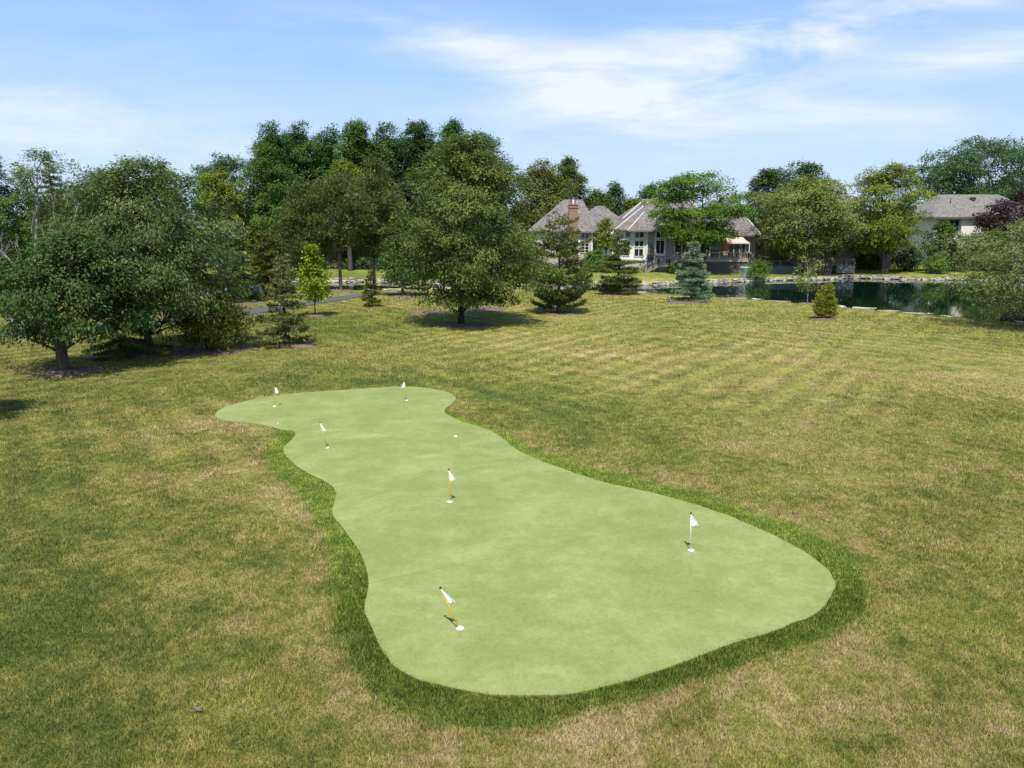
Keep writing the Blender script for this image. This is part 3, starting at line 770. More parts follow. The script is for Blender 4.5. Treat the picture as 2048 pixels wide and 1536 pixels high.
for k, (b_, c_, m_, lab, pf) in enumerate(row):
    broad('poplar_tree', lab, 'tree', b_, c_, Y=140 + (k % 3) * 4, mat=m_, prof=pf, ncl=60, squash=1.1, group='tall trees of the high skyline row', seed=200 + k, dens=1.0, fill=.45)
for k, (px, tp, m_, lab) in enumerate(((572, 262, 'poplar', 'high row tree filling the gap between the first two tall ones'), (640, 268, 'bright', 'lighter high row tree filling the gap left of the middle'), (715, 262, 'poplar', 'high row tree filling the gap right of the middle lighter one'), (805, 264, 'poplar', 'high row tree in the gap left of the spiky topped one'), (880, 260, 'poplar2', 'high row tree in the gap right of the spiky topped one'))):
    broad('poplar_tree', lab, 'tree', (px, 500), (px - 66, tp, px + 66, 520), Y=152, mat=m_, prof='pop', ncl=56, squash=1.0, group='tall trees of the high skyline row', seed=240 + k, dens=1.0, fill=.45)
broad('round_tree', 'small yellow green tree top in front of the high dark row, above the pines', 'tree', (700, 520), (640, 318, 735, 440), Y=110, mat='ygreen', prof='oval', ncl=30)
# behind the houses
broad('oak_tree', 'big olive green tree behind the brick chimney house, right of the central oak', 'tree', (1090, 520), (1010, 320, 1160, 500), Y=138, mat='olive', prof='dome', ncl=60, fill=.5, dens=1.2)
broad('oak_tree', 'dark tree with a jagged outline at the right of the big olive tree', 'tree', (1135, 520), (1085, 316, 1190, 480), Y=146, mat='oak', prof='oval', ncl=50, fill=.5, dens=1.2)
broad('round_tree', 'dark green pointed tree on the skyline between the two house roofs', 'tree', (1232, 520), (1188, 364, 1274, 480), fill=.5, Y=150, mat='poplar2', prof='oval', ncl=40, squash=1.0)
broad('round_tree', 'mid green low tree behind the brick chimney house roof', 'tree', (1195, 520), (1150, 378, 1235, 470), fill=.5, Y=146, mat='oak', prof='oval', ncl=36)
broad('round_tree', 'dark skyline tree just left of the feathery locust', 'tree', (1300, 520), (1255, 370, 1345, 470), fill=.5, Y=152, mat='poplar', prof='oval', ncl=40)
broad('round_tree', 'small yellowish tree seen in the gap between the two house roofs', 'tree', (1268, 520), (1240, 392, 1298, 470), Y=140, mat='ygreen', prof='oval', ncl=24)
broad('locust_tree', 'feathery bright green locust with flat layered branches over the deck house', 'tree', (1408, 536), (1296, 343, 1510, 496), Y=103, mat='locust', prof='umb', ncl=76, squash=.30, dens=1.15, trunk_r=.26, bark='dark', limbs=34, fill=.05)
broad('round_tree', 'dense dark green tree between the feathery locust and the light olive tree', 'tree', (1530, 530), (1478, 338, 1590, 500), Y=120, mat='deep', prof='oval', ncl=46)
broad('locust_tree', 'dark tree on the skyline above the light olive tree', 'tree', (1605, 520), (1525, 324, 1682, 470), Y=145, mat='dlocust', prof='umb', ncl=50, squash=.5)
broad('crabapple_tree', 'wide light olive tree spreading over the shaded tan house', 'tree', (1655, 533), (1508, 352, 1752, 516), Y=106, mat='lolive', prof='dome', ncl=90, squash=.5, dens=1.15, stems=4, trunk_r=.18, bark='tan', limbs=30)
broad('locust_tree', 'yellow green tree on a leaning trunk right of the light olive tree', 'tree', (1772, 530), (1692, 328, 1870, 515), Y=108, mat='ygreen', prof='dome', ncl=74, squash=.55, stems=2, trunk_r=.24, bark='tan')
broad('locust_tree', 'large dark feathery tree on the right skyline above the pale house', 'tree', (1980, 520), (1832, 272, 2150, 480), Y=152, mat='dlocust', prof='umb', ncl=110, squash=.5, dens=1.1, fill=.25)
broad('plum_tree', 'purple black leaved tree covering the right of the pale house', 'tree', (2045, 530), (1975, 382, 2130, 490), Y=118, mat='purple', prof='oval', ncl=50, bark='pale')
broad('small_tree', 'green bushy small tree in front of the pale house wall', 'tree', (1890, 535), (1848, 444, 1926, 528), Y=110, mat='bright', prof='oval', ncl=40)
broad('weeping_shrub', 'small mounded weeping evergreen on the far bank by the pale house', 'shrub', (1871, 547), (1846, 510, 1896, 547), mat='reed', prof='bush', ncl=30, droop=2.2, aspect=.25, dens=1.3)
broad('bush', 'dark rounded bush in deep shade left of the weeping evergreen', 'bush', (1815, 542), (1782, 492, 1850, 543), mat='deep', prof='bush', ncl=30)
broad('bush', 'dark bush behind and right of the weeping evergreen', 'bush', (1915, 543), (1888, 498, 1945, 545), mat='deep', prof='bush', ncl=30)
broad('bush', 'dark shaded bush beside the leaning trunk of the yellow green tree', 'bush', (1735, 538), (1705, 505, 1770, 540), mat='deep', prof='bush', ncl=26)
broad('bush', 'tall olive bush before the pale house wall, partly behind the right edge tree', 'bush', (1985, 545), (1925, 462, 2060, 545), Y=111, mat='oak', prof='bush', ncl=44)
broad('ornamental_grass', 'rounded mound of tall ornamental grass beside the utility box', 'plant', (1513, 556), (1490, 525, 1540, 556), mat='reed', prof='bush', ncl=24, squash=1, s=.5, aspect=.1, droop=-.8, dens=1.0)
broad('barberry_bush', 'low dark red bush between the grey deck and the shaded deck', 'bush', (1525, 533), (1508, 512, 1543, 532), mat='red', prof='bush', ncl=18)
broad('small_tree', 'pale yellow green small tree between the brick chimney house and the deck house', 'tree', (1212, 535), (1186, 438, 1240, 500), Y=111, mat='ygreen', prof='oval', ncl=30, dens=.7)
broad('bush', 'green bush at the foot of the brick chimney house', 'bush', (1195, 543), (1160, 500, 1226, 541), mat='bright', prof='bush', ncl=30)
broad('smoke_bush', 'dusty rose brown bush at the pond edge right of the central oak', 'bush', (985, 563), (955, 528, 1016, 563), mat='smoke', prof='bush', ncl=26)
broad('bush', 'green bush under the deck stairs by the house wall', 'bush', (1352, 546), (1325, 528, 1382, 547), mat='bright', prof='bush', ncl=18, dens=.6)
broad('bush', 'leafy climber bush at the near corner of the shaded lower deck', 'bush', (1572, 541), (1562, 518, 1584, 541), mat='reed', prof='bush', ncl=14)
broad('bush', 'low straggly bush in front of the shaded right hand railing', 'bush', (1690, 545), (1668, 530, 1715, 546), mat='bright', prof='bush', ncl=18, dens=.6)
broad('hedge', 'dark clipped hedge on the far lawn seen between the tall pine trunks', 'hedge', (705, 540), (660, 517, 780, 541), Y=112, mat='deep', prof='bush', ncl=30, depth=.3)
broad('shade_tree', 'tree outside the left edge, seen only by its shadow on the lawn', 'tree', (-150, 850), (-290, 500, -45, 780), mat='deep', prof='oval', ncl=40, dens=.7)

broad('understory_tree', 'dark leafy tree in shade behind the left pine trunk', 'tree', (620, 545), (548, 440, 690, 548), Y=114, mat='deep', prof='bush', ncl=40)
broad('understory_tree', 'dark leafy tree in shade behind the right pine trunk', 'tree', (790, 545), (735, 430, 860, 545), Y=116, mat='deep', prof='bush', ncl=40)
broad('understory_tree', 'dark shaded bushy tree seen between the bare pine trunks above the clipped hedge', 'tree', (702, 545), (655, 462, 760, 540), Y=119, mat='deep', prof='bush', ncl=40)
# far wood: one mass behind everything
def far_wood():
    rng = np.random.default_rng(77); Vs = []; Fs = []; Rs = []; n0 = 0
    for px in range(-260, 2420, 48):
        Y = rng.uniform(165, 190); top = rng.uniform(395, 430)
        if px < 480: top = rng.uniform(380, 420)
        a = rng.uniform(4, 6.5); x = X(px, Y); zt = Z(top, Y)
        Vv, Ff, rn, _, _ = make_crown_bits(rng, None, x, Y, a, a, .6, zt, 'oval', .7, .55, .5, .2, 22, .9, 2600)
        Vs.append(Vv); Fs.append(Ff + n0); Rs.append(rn); n0 += len(Vv)
    o = link('far_woods', np_mesh('far_woods', np.vstack(Vs), np.vstack(Fs), np.concatenate(Rs)), LEAF['poplar'])
    tag(o, 'far off band of dark woods behind the houses and trees', 'woods', kind='stuff')
far_wood()

# mulch beds under the trees
mu = solid('bark_mulch', (.150, .102, .070), .95, .5, 9, .8)
rng = np.random.default_rng(9)
vv = []; ff = []
for (px, py, rad) in ((140, 744, 1.35), (243, 712, 1.1), (420, 702, 1.9), (590, 692, 1.0), (631, 632, .7), (925, 651, 1.5), (860, 625, 1.6), (965, 620, 2.0), (1117, 627, 1.5), (1236, 590, 1.5), (1383, 605, 1.9), (806, 594, 1.6), (682, 582, 1.4), (1650, 639, .7), (1614, 608, .7), (440, 606, 3.4), (300, 625, 2)):
    x, y, z = at(px, py); n0 = len(vv); K = 36; ph = rng.random(3) * 6
    for ring, (q, hz) in enumerate(((0, .12), (.5, .11), (.85, .06), (1.0, -.03))):
        for j in range(K):
            t = 2 * PI * j / K; w = rad * (1 + .12 * math.sin(2 * t + ph[0]) + .08 * math.sin(5 * t + ph[1]) + .05 * math.sin(9 * t + ph[2])) * q
            vv.append((x + w * math.cos(t) * 1.15, y + w * math.sin(t), z + hz + rng.normal() * .012))
    for i in range(3):
        for j in range(K):
            a = n0 + i * K + j; b = n0 + i * K + (j + 1) % K; ff.append((a, b, b + K, a + K))
me = bpy.data.meshes.new('mulch'); me.from_pydata(vv, [], ff)
tag(link('mulch', me, mu), 'reddish brown bark mulch spread round the tree feet', 'mulch', kind='stuff')

# ------------------------------------------------------------------ flags, cups, ball
white = solid('white_plastic', (.78, .78, .76), .5, .05)
cloth = solid('white_cloth', (.80, .80, .83), .8, .06)
yellow = solid('yellow_fibreglass', (.72, .43, .03), .45, .08)
black = solid('black_plastic', (.015, .015, .017), .4, .1)
hole_m = solid('dark_hole', (.012, .014, .010), .9, .1)
FL = [((549, 812), (551, 772), 'y', 1, 'white putting flag on a thin yellow stick at the left tip of the green', .3),
      ((812, 801), (809, 761), 'y', -1, 'white putting flag on a yellow stick at the far top of the green', .2),
      ((653, 895), (640, 844), 'y', 1, 'white putting flag on a leaning yellow stick at the left bend of the green', .5),
      ((901, 1004), (898, 938), 'y', 1, 'white putting flag on an upright yellow stick in the middle of the green', .45),
      ((1381, 1101), (1382, 1025), 'w', 1, 'white putting flag on a white stick, the one at the right of the green', .15),
      ((917, 1257), (881, 1174), 'y', 1, 'white putting flag on a strongly leaning yellow stick, nearest to the viewer', .25)]
for (b, t, c, sd, lab, fold) in FL:
    x, y = flat(b[0], b[1], GZ); xt = X(t[0], y, t[1]); zt = Z(t[1], y)
    root = thing('putting_flag', lab, 'flag', (x, y, GZ), 0, 'putting flags on the green')
    d = np.array((xt - x, 0, zt - GZ)); L = np.linalg.norm(d); d /= L
    mb = MB(); mb.tube([-d * .02, d * L * .5, d * L * .97], [.0085, .008, .007], 10)
    link('pole', mb.mesh('pole', True), yellow if c == 'y' else white, root, (0, 0, 0))
    mb = MB(); k = 12; top = d * L
    prof = [(0.001, -.036), (.010, -.034), (.016, -.024), (.019, -.012), (.016, 0.0), (.009, .006), (.001, .008)]
    mb.lathe(prof, top[0], top[1], 14); mb.v = [(a_, b_, c_ + top[2]) for a_, b_, c_ in mb.v]
    link('knob', mb.mesh('knob', True), black, root, (0, 0, 0))
    # limp cloth: narrow at the top seam, wider and folded at the hem
    vv = []; ff = []; nr, nc = 14, 18; fl = .235
    for i in range(nr):
        q = i / (nr - 1); p0 = d * (L - .035 - fl * q)
        w = .024 + .15 * q ** .8
        for j in range(nc):
            u = j / (nc - 1)
            xx_ = -.012 * (1 - u) + w * (u - .22 * u * u * q) * sd
            yy_ = -.012 + (.014 + .02 * fold) * math.sin(u * PI * 3.2 + q * 1.2) * (.3 + q)
            zz_ = -.035 * u * (1 - q * .3) + .035 * u ** 3 * q
            vv.append((p0[0] + xx_, yy_, p0[2] + zz_))
    for i in range(nr - 1):
        for j in range(nc - 1):
            a = i * nc + j; ff.append((a, a + 1, a + nc + 1, a + nc))
    me = bpy.data.meshes.new('flag_cloth'); me.from_pydata(vv, [], ff)
    for p in me.polygons: p.use_smooth = True
    o = link('flag_cloth', me, cloth, root, (0, 0, 0)); m_ = o.modifiers.new('s', 'SOLIDIFY'); m_.thickness = .003

def cup(px, py, lab, r=.054):
    x, y = flat(px, py, GZ)
    root = thing('hole_cup', lab, 'golf hole', (x, y, GZ), 0, 'white cups sunk in the green')
    mb = MB(); mb.lathe([(r * .80, .002), (r, .002), (r, .012), (r * .86, .014), (r * .80, .012), (r * .80, .002)], k=24)
    link('rim', mb.mesh('rim', True), white, root, (0, 0, 0))
    mb = MB(); mb.lathe([(r * .8, .004), (.001, .0045)], k=24)
    link('liner', mb.mesh('liner'), white, root, (0, 0, 0))
for a, b, lab in ((549, 813, 'white cup at the foot of the flag on the left tip of the green'), (813, 801, 'white cup at the foot of the far top flag'), (655, 896, 'cup at the foot of the leaning flag at the left bend'), (900, 1004, 'white cup under the flag in the middle of the green'), (1382, 1101, 'white cup under the white sticked flag'), (920, 1257, 'round white cup beside the foot of the nearest leaning flag'), (911, 873, 'white cup without any flag, above the middle of the green')):
    cup(a, b, lab, .058 if a != 655 else .045)
x, y = flat(556, 848, GZ)
mb = MB(); mb.lathe([(.0214 * math.sin(t), .0214 - .0214 * math.cos(t)) for t in np.linspace(.05, PI - .02, 12)], k=16)
o = link('golf_ball', mb.mesh('golf_ball', True), white, None, (x, y, GZ)); tag(o, 'tiny white golf ball near the left lower edge of the green', 'ball')
# a curled dead leaf in the grass at lower left
x, y = flat(392, 1425, 0.02)
mb = MB()
for k in range(3):
    a = k * 1.9; P = []
    for i in range(5):
        q = i / 4; w = .022 * math.sin(q * PI) + .003
        cx_, cy_ = math.cos(a) * q * .08, math.sin(a) * q * .08; zz = .04 + .03 * math.sin(q * PI)
        P.append(((cx_ - math.sin(a) * w, cy_ + math.cos(a) * w, zz + .02), (cx_ + math.sin(a) * w, cy_ - math.cos(a) * w, zz)))
    for i in range(4): mb.quad(P[i][0], P[i][1], P[i + 1][1], P[i + 1][0])
o = link('dead_leaf', mb.mesh('dead_leaf'), solid('dead_leaf_brown', (.17, .12, .08), .8, .3, 20), None, (x, y, .0)); tag(o, 'small curled brown dead leaf lying in the grass at lower left', 'leaf')

# ------------------------------------------------------------------ stones round the pond
stone_m = []
for k, c in enumerate(((.44, .39, .31), (.36, .32, .26), (.52, .47, .39), (.27, .235, .20))):
    stone_m.append(solid(f'limestone_{["warm","grey","pale","dark"][k]}', c, .9, .35, 3, .4))
def stone_mesh(seed):
    rng = np.random.default_rng(seed); bm = bmesh.new()
    bmesh.ops.create_cube(bm, size=1)
    bmesh.ops.subdivide_edges(bm, edges=bm.edges[:], cuts=2, use_grid_fill=True)
    for v in bm.verts:
        r_ = v.co.length; v.co = v.co * (1 - .32 * max(0, r_ - .5))
    for v in bm.verts:
        f = 1 + .45 * (vnoise(np.array([v.co.x * 2 + seed]), np.array([v.co.y * 2 + v.co.z * 3]), seed)[0] - .5)
        v.co = v.co * f; v.co.z += .38 * (vnoise(np.array([v.co.x * 1.7 + seed * 3]), np.array([v.co.y * 2.1]), seed + 5)[0] - .5)
        v.co.x += .35 * (vnoise(np.array([v.co.y * 2]), np.array([v.co.z * 2 + seed]), seed + 9)[0] - .5)
    me = bpy.data.meshes.new('edging_stone'); bm.to_mesh(me); bm.free(); return me
SM = []
for k in range(8):
    me = stone_mesh(k + 1); me.materials.append(stone_m[k % 4]); SM.append(me)
rng = np.random.default_rng(12)
def put_stone(x, y, z, L, W, Hh, rz, lab, grp):
    o = bpy.data.objects.new('edging_stone', SM[rng.integers(0, 8)]); C.objects.link(o)
    o.location = (x, y, z); o.rotation_euler = (rng.normal() * .03, rng.normal() * .03, rz); o.scale = (L, W, Hh)
    tag(o, lab, 'stone', grp)
fp = spline(FARB, 24, False); seg = np.hypot(*np.diff(fp, axis=0).T); cum = np.concatenate([[0], np.cumsum(seg)])
s_ = 0
while s_ < cum[-1]:
    x = np.interp(s_, cum, fp[:, 0]); y = np.interp(s_, cum, fp[:, 1])
    x2 = np.interp(s_ + .5, cum, fp[:, 0]); y2 = np.interp(s_ + .5, cum, fp[:, 1]); rz = math.atan2(y2 - y, x2 - x)
    L = rng.uniform(.45, 1.35); u = (x / y)
    if -.36 < u < .80:
        put_stone(x + L / 2 * math.cos(rz), y + L / 2 * math.sin(rz) + rng.normal() * .08, -.27 + rng.normal() * .04, L, rng.uniform(.6, .9), rng.uniform(.22, .32), rz + rng.normal() * .15, 'weathered limestone block of the low wall along the far bank of the pond', 'far bank pond edging stones')
        if rng.random() < .8:
            put_stone(x + L / 2 * math.cos(rz), y + .3 + L / 2 * math.sin(rz) + rng.normal() * .1, -.02 + rng.normal() * .05, L * rng.uniform(.6, 1.1), rng.uniform(.5, .8), rng.uniform(.14, .26), rz + rng.normal() * .2, 'weathered limestone block of the low wall along the far bank of the pond', 'far bank pond edging stones')
    s_ += L + rng.uniform(.02, .25)
fp = spline(NEARB, 24, False)[::-1]; seg = np.hypot(*np.diff(fp, axis=0).T); cum = np.concatenate([[0], np.cumsum(seg)])
s_ = 0
while s_ < cum[-1]:
    x = np.interp(s_, cum, fp[:, 0]); y = np.interp(s_, cum, fp[:, 1])
    x2 = np.interp(s_ + .5, cum, fp[:, 0]); y2 = np.interp(s_ + .5, cum, fp[:, 1]); rz = math.atan2(y2 - y, x2 - x)
    L = rng.uniform(.8, 2.4); u = x / y
    if -.3 < u < .76 and rng.random() < .62:
        put_stone(x + L / 2 * math.cos(rz), y + .25 + L / 2 * math.sin(rz), -.05 + rng.normal() * .02, L, rng.uniform(.6, .9), rng.uniform(.2, .26), rz, 'flat pale limestone slab set in the grass along the near bank of the pond', 'near bank pond edging slabs')
    s_ += L + rng.uniform(.1, .8)

# ------------------------------------------------------------------ buildings
shake = roofmat('cedar_shakes', (.098, .086, .076), (.255, .228, .205))
shake2 = roofmat('grey_brown_shakes', (.11, .10, .085), (.275, .258, .22))
stucco = solid('tan_stucco', (.42, .36, .30), .9, .12, 2)
cream = solid('cream_stucco', (.74, .69, .61), .9, .08, 1.5)
trim = solid('white_trim', (.66, .64, .60), .7, .06, 2)
board = solid('brown_boards', (.16, .115, .085), .85, .35, 3)
dkboard = solid('fascia_dark', (.10, .085, .08), .8, .2, 3)
brick = brickmat('chimney_brick', (.27, .155, .108), (.21, .115, .082), (.27, .23, .20))
deckwood = solid('weathered_deck', (.30, .265, .20), .85, .25, 3)
lattice = solid('deck_skirt', (.115, .09, .075), .9, .3, 2)
glass = glassmat()
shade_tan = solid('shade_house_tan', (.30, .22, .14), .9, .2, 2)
clay = solid('clay_pot', (.30, .12, .08), .8, .2, 3)
ridgecap = solid('ridge_cap', (.46, .44, .43), .85, .2, 3)

def hip(mb, x0, x1, y0, y1, ze, zr, inx, th=.22, cap=None, iny=None):
    """hip roof with shingle UVs, eave fascia and ridge caps"""
    ym = (y0 + y1) / 2; i0, i1 = inx if isinstance(inx, tuple) else (inx, inx); r0, r1 = x0 + i0, x1 - i1
    A, B, Cc, D = (x0, y0, ze), (x1, y0, ze), (x1, y1, ze), (x0, y1, ze); E, Fq = (r0, ym, zr), (r1, ym, zr)
    sl = math.hypot(ym - y0, zr - ze); sx = math.hypot(i0, zr - ze)
    mb.quad(A, B, Fq, E, uv=[(x0, 0), (x1, 0), (r1, sl), (r0, sl)])
    mb.quad(Cc, D, E, Fq, uv=[(x1, 0), (x0, 0), (r0, sl), (r1, sl)])
    mb.quad(D, A, E, uv=[(y1, 0), (y0, 0), (ym, sx)])
    mb.quad(B, Cc, Fq, uv=[(y0, 0), (y1, 0), (ym, sx)])
    lo = [(p[0], p[1], p[2] - th) for p in (A, B, Cc, D)]; up = [A, B, Cc, D]
    for k in range(4): mb.quad(lo[k], lo[(k + 1) % 4], up[(k + 1) % 4], up[k], uv=[(0, .1)] * 4)
    mb.quad(*lo[::-1], uv=[(0, .1)] * 4)
    if cap is not None:
        for p, q in ((A, E), (B, Fq), (E, Fq)):
            cap.bar((p[0], p[1], p[2] + .03), (q[0], q[1], q[2] + .03), .24, .08)

def window(root, x0, x1, z0, z1, y, nx=2, nz=1, fr=.09, m=None):
    mb = MB(); m = m or trim
    mb.box(x0, x1, y - .06, y + .05, z0, z0 + fr); mb.box(x0, x1, y - .06, y + .05, z1 - fr, z1)
    mb.box(x0, x0 + fr, y - .06, y + .05, z0 + fr, z1 - fr); mb.box(x1 - fr, x1, y - .06, y + .05, z0 + fr, z1 - fr)
    for k in range(1, nx):
        q = x0 + (x1 - x0) * k / nx; mb.box(q - .05, q + .05, y - .05, y + .04, z0 + fr, z1 - fr)
    for k in range(1, nz):
        q = z0 + (z1 - z0) * k / nz; mb.box(x0 + fr, x1 - fr, y - .045, y + .035, q - .025, q + .025)
    w = mb.build('window', m, root)
    pb = MB(); pb.box(x0 + fr * .5, x1 - fr * .5, y - .015, y + .02, z0 + fr * .5, z1 - fr * .5)
    p = link('pane', pb.mesh('pane'), glass, w, (0, 0, 0)); return w

def house(name, label, px, Y):
    x = X(px, Y); return thing(name, label, 'house', (x, Y, float(gz(x, Y))))

# --- brick chimney house
Y = 118.0; g = .6
x_ = lambda p, q=490: X(p, Y, q)
h = house('shingled_house', 'tan house with grey shake hip roof and a tall brick chimney', 1140, Y)
ze, zr = Z(461, Y), Z(399, Y + 5.5)
mb = MB(); mb.box(x_(1062), x_(1186), Y + .3, Y + 11, g - .4, ze - .2); mb.box(x_(1140), x_(1183), Y - 1.0, Y + .3, g - .4, Z(463, Y - 1.4) - .02); mb.build('wall', stucco, h)
mb = MB(); mb.box(x_(1186), x_(1212), Y + 2.2, Y + 9, g - .4, ze - .3)
for k in range(7):
    q = x_(1186) + (x_(1212) - x_(1186)) * k / 7; mb.box(q, q + .12, Y + 2.12, Y + 2.2, g, ze - .3)
mb.build('wall', board, h)
mb = MB(); cap = MB()
hip(mb, x_(1056), x_(1197), Y - .4, Y + 11.6, ze, zr, (x_(1131) - x_(1056), x_(1197) - x_(1170)))
hip(mb, x_(1118), x_(1192), Y - 1.7, Y + 5, Z(463, Y - 1.4), Z(421, Y + 1.6), (x_(1153) - x_(1118), x_(1192) - x_(1163)))
Y2 = Y + 7
hip(mb, X(1150, Y2), X(1253, Y2), Y2, Y2 + 9, Z(447, Y2), Z(412, Y2 + 4.5), (X(1195, Y2) - X(1150, Y2), X(1253, Y2) - X(1212, Y2)))
mb.build('roof', shake, h)
mb = MB(); mb.box(X(1180, Y2), X(1246, Y2), Y2 + .8, Y2 + 8, g - .4, Z(447, Y2) - .2); mb.build('wall', stucco, h)
# chimney with corbelled cap and pots
cx0, cx1 = x_(1134), x_(1151); zc = Z(409, Y - 2.4)
mb = MB(); mb.box(cx0, cx1, Y - 3.0, Y - 1.75, g - .4, zc - .55); mb.box(cx0 - .1, cx1 + .1, Y - 3.1, Y - 1.65, zc - .55, zc - .3); mb.box(cx0 - .03, cx1 + .03, Y - 3.03, Y - 1.72, zc - .3, zc - .1); mb.box(cx0 - .12, cx1 + .12, Y - 3.12, Y - 1.63, zc - .1, zc)
ch = mb.build('chimney', brick, h)
for q in (.26, .74):
    pb = MB(); xx_ = cx0 + (cx1 - cx0) * q
    pb.lathe([(.20, zc), (.24, zc + .1), (.19, zc + .2), (.17, zc + .55), (.22, zc + .62), (.2, zc + .7), (.12, zc + .7)], xx_, Y - 2.4, 12)
    link('chimney_pot', pb.mesh('chimney_pot', True), clay, ch, (0, 0, 0))
mb = MB(); xs_, zs_ = x_(1152), Z(404, Y + 4.5)
mb.lathe([(.55, zs_ - .5), (.55, zs_ + .02), (.48, zs_ + .18), (.3, zs_ + .3), (.05, zs_ + .34)], xs_, Y + 4.2, 16); mb.build('skylight', solid('skylight_dome', (.45, .55, .62), .2, .1), h, True)
for (a, b, t, bt, nx, nz) in ((1083, 1090, 466, 476, 1, 1), (1096, 1106, 466, 476, 2, 1), (1110, 1126, 488, 505, 2, 3), (1083, 1092, 488, 505, 1, 3)):
    window(h, x_(a), x_(b), Z(bt, Y), Z(t, Y), Y + .25, nx, nz)
for (a, b, t, bt, nx, nz) in ((1160, 1177, 466, 477, 2, 1), (1160, 1177, 480, 506, 2, 4)):
    window(h, x_(a), x_(b), Z(bt, Y - 1), Z(t, Y - 1), Y - 1.05, nx, nz)
mb = MB(); mb.box(x_(1180.5), x_(1184), Y - 1.12, Y - .9, g, ze - .3); mb.box(x_(1155), x_(1158.5), Y - 1.12, Y - .98, g, ze - .3); mb.build('trim', trim, h)

# --- deck house
Y = 113.0
h = house('deck_house', 'tan and white house with several grey shake roofs and a raised wooden deck', 1350, Y)
ze, zr = Z(459, Y - .5), Z(398, Y + 6.5)
mb = MB(); mb.box(x_(1236), x_(1425), Y, Y + 12, g - .4, ze - .2); mb.build('wall', stucco, h)
mb = MB()
mb.box(x_(1236), x_(1292), Y - .12, Y, Z(522, Y), ze - .22)
mb.build('wall_panel', cream, h)
mb = MB()
for a, b in ((1291.5, 1295.5), (1308, 1311.5), (1329, 1332)): mb.box(x_(a), x_(b), Y - .24, Y - .121, g, ze - .23)
mb.box(x_(1236), x_(1291.5), Y - .22, Y - .121, Z(480.5, Y), Z(477, Y)); mb.box(x_(1236), x_(1291.5), Y - .22, Y - .121, Z(521, Y), Z(517, Y))
mb.box(x_(1311.5), x_(1329), Y - .22, Y - .01, Z(480, Y), Z(476, Y)); mb.box(x_(1311.5), x_(1329), Y - .22, Y - .01, Z(512, Y), Z(508, Y))
mb.build('trim', trim, h)
mb = MB(); cap = MB()
hip(mb, x_(1228), x_(1436), Y - .9, Y + 13, ze, zr, (x_(1316) - x_(1228), x_(1436) - x_(1390)), cap=cap)
Y2 = Y + 9
hip(mb, X(1243, Y2), X(1400, Y2), Y2, Y2 + 11, Z(437, Y2), Z(399, Y2 + 5.5), (X(1296, Y2) - X(1243, Y2), X(1400, Y2) - X(1350, Y2)), cap=cap)
hip(mb, x_(1252), x_(1345), Y - 1.3, Y + 4, Z(461, Y - 1.3), Z(424, Y + 1.4), (x_(1312) - x_(1252)) * .62, cap=cap)
Y3 = Y + 1
hip(mb, X(1418, Y3), X(1516, Y3), Y3 - 1, Y3 + 10, Z(471, Y3 - 1), Z(424, Y3 + 4.5), X(1440, Y3) - X(1418, Y3), cap=cap)
hip(mb, x_(1380), x_(1450), Y - .9, Y + 9, Z(462, Y - .9), Z(415, Y + 4), (x_(1415) - x_(1380)) * .8, cap=cap)
rf = mb.build('roof', shake, h)
link('ridge_cap', cap.mesh('ridge_cap'), ridgecap, rf, (0, 0, 0))
mb = MB(); mb.box(X(1422, Y3), X(1510, Y3), Y3 + .2, Y3 + 9, g - .4, Z(471, Y3) - .2); mb.build('wall', stucco, h)
# lean-to at the left with white rake and flat roof
mb = MB(); mb.box(x_(1212), x_(1236), Y + 1.0, Y + 9, g - .4, Z(478, Y)); mb.build('wall', cream, h)
mb = MB(); mb.bar((x_(1214), Y + .7, Z(474, Y)), (x_(1236), Y + .7, Z(456, Y)), .12, .42); mb.box(x_(1209), x_(1238), Y + .6, Y + 9, Z(478, Y), Z(475, Y)); mb.build('fascia', trim, h)
for (a, b, t, bt, nx, nz) in ((1249, 1260, 463, 475, 1, 1), (1268, 1287, 463, 476, 2, 1), (1268, 1287, 481, 494, 2, 1), (1268, 1287, 497, 513, 2, 1), (1246, 1260, 482, 512, 1, 2)):
    window(h, x_(a), x_(b), Z(bt, Y), Z(t, Y), Y - .18, nx, nz)
for (a, b, t, bt, nx, nz) in ((1311.5, 1329, 463, 476, 2, 1), (1311.5, 1329, 480, 508, 2, 1), (1349, 1378, 480, 512, 2, 1), (1400, 1420, 482, 512, 3, 1), (1349, 1378, 464, 477, 2, 1), (1384, 1396, 482, 510, 1, 1)):
    window(h, x_(a), x_(b), Z(bt, Y), Z(t, Y), Y - .07, nx, nz)
for (a, b, t, bt, nx) in ((1455, 1478, 486, 512, 2), (1482, 1490, 486, 510, 1)):
    window(h, X(a, Y3), X(b, Y3), Z(bt, Y3), Z(t, Y3), Y3 + .12, nx, 1)

# vines on the tan pier
rngv = np.random.default_rng(4); mb = MB()
for k in range(26):
    x0_ = rngv.uniform(x_(1294), x_(1309)); z = g; P = [(x0_, Y - .03, z)]
    for i in range(7):
        x0_ += rngv.normal() * .14; z += rngv.uniform(.4, .75); P.append((min(max(x0_, x_(1294)), x_(1310)), Y - .03, z))
    mb.tube(P, np.linspace(.045, .012, 8), 4, False)
o = mb.build('climbing_vine', BARK['grey']); tag(o, 'bare grey climbing vine stems on the tan pier of the deck house', 'vine')

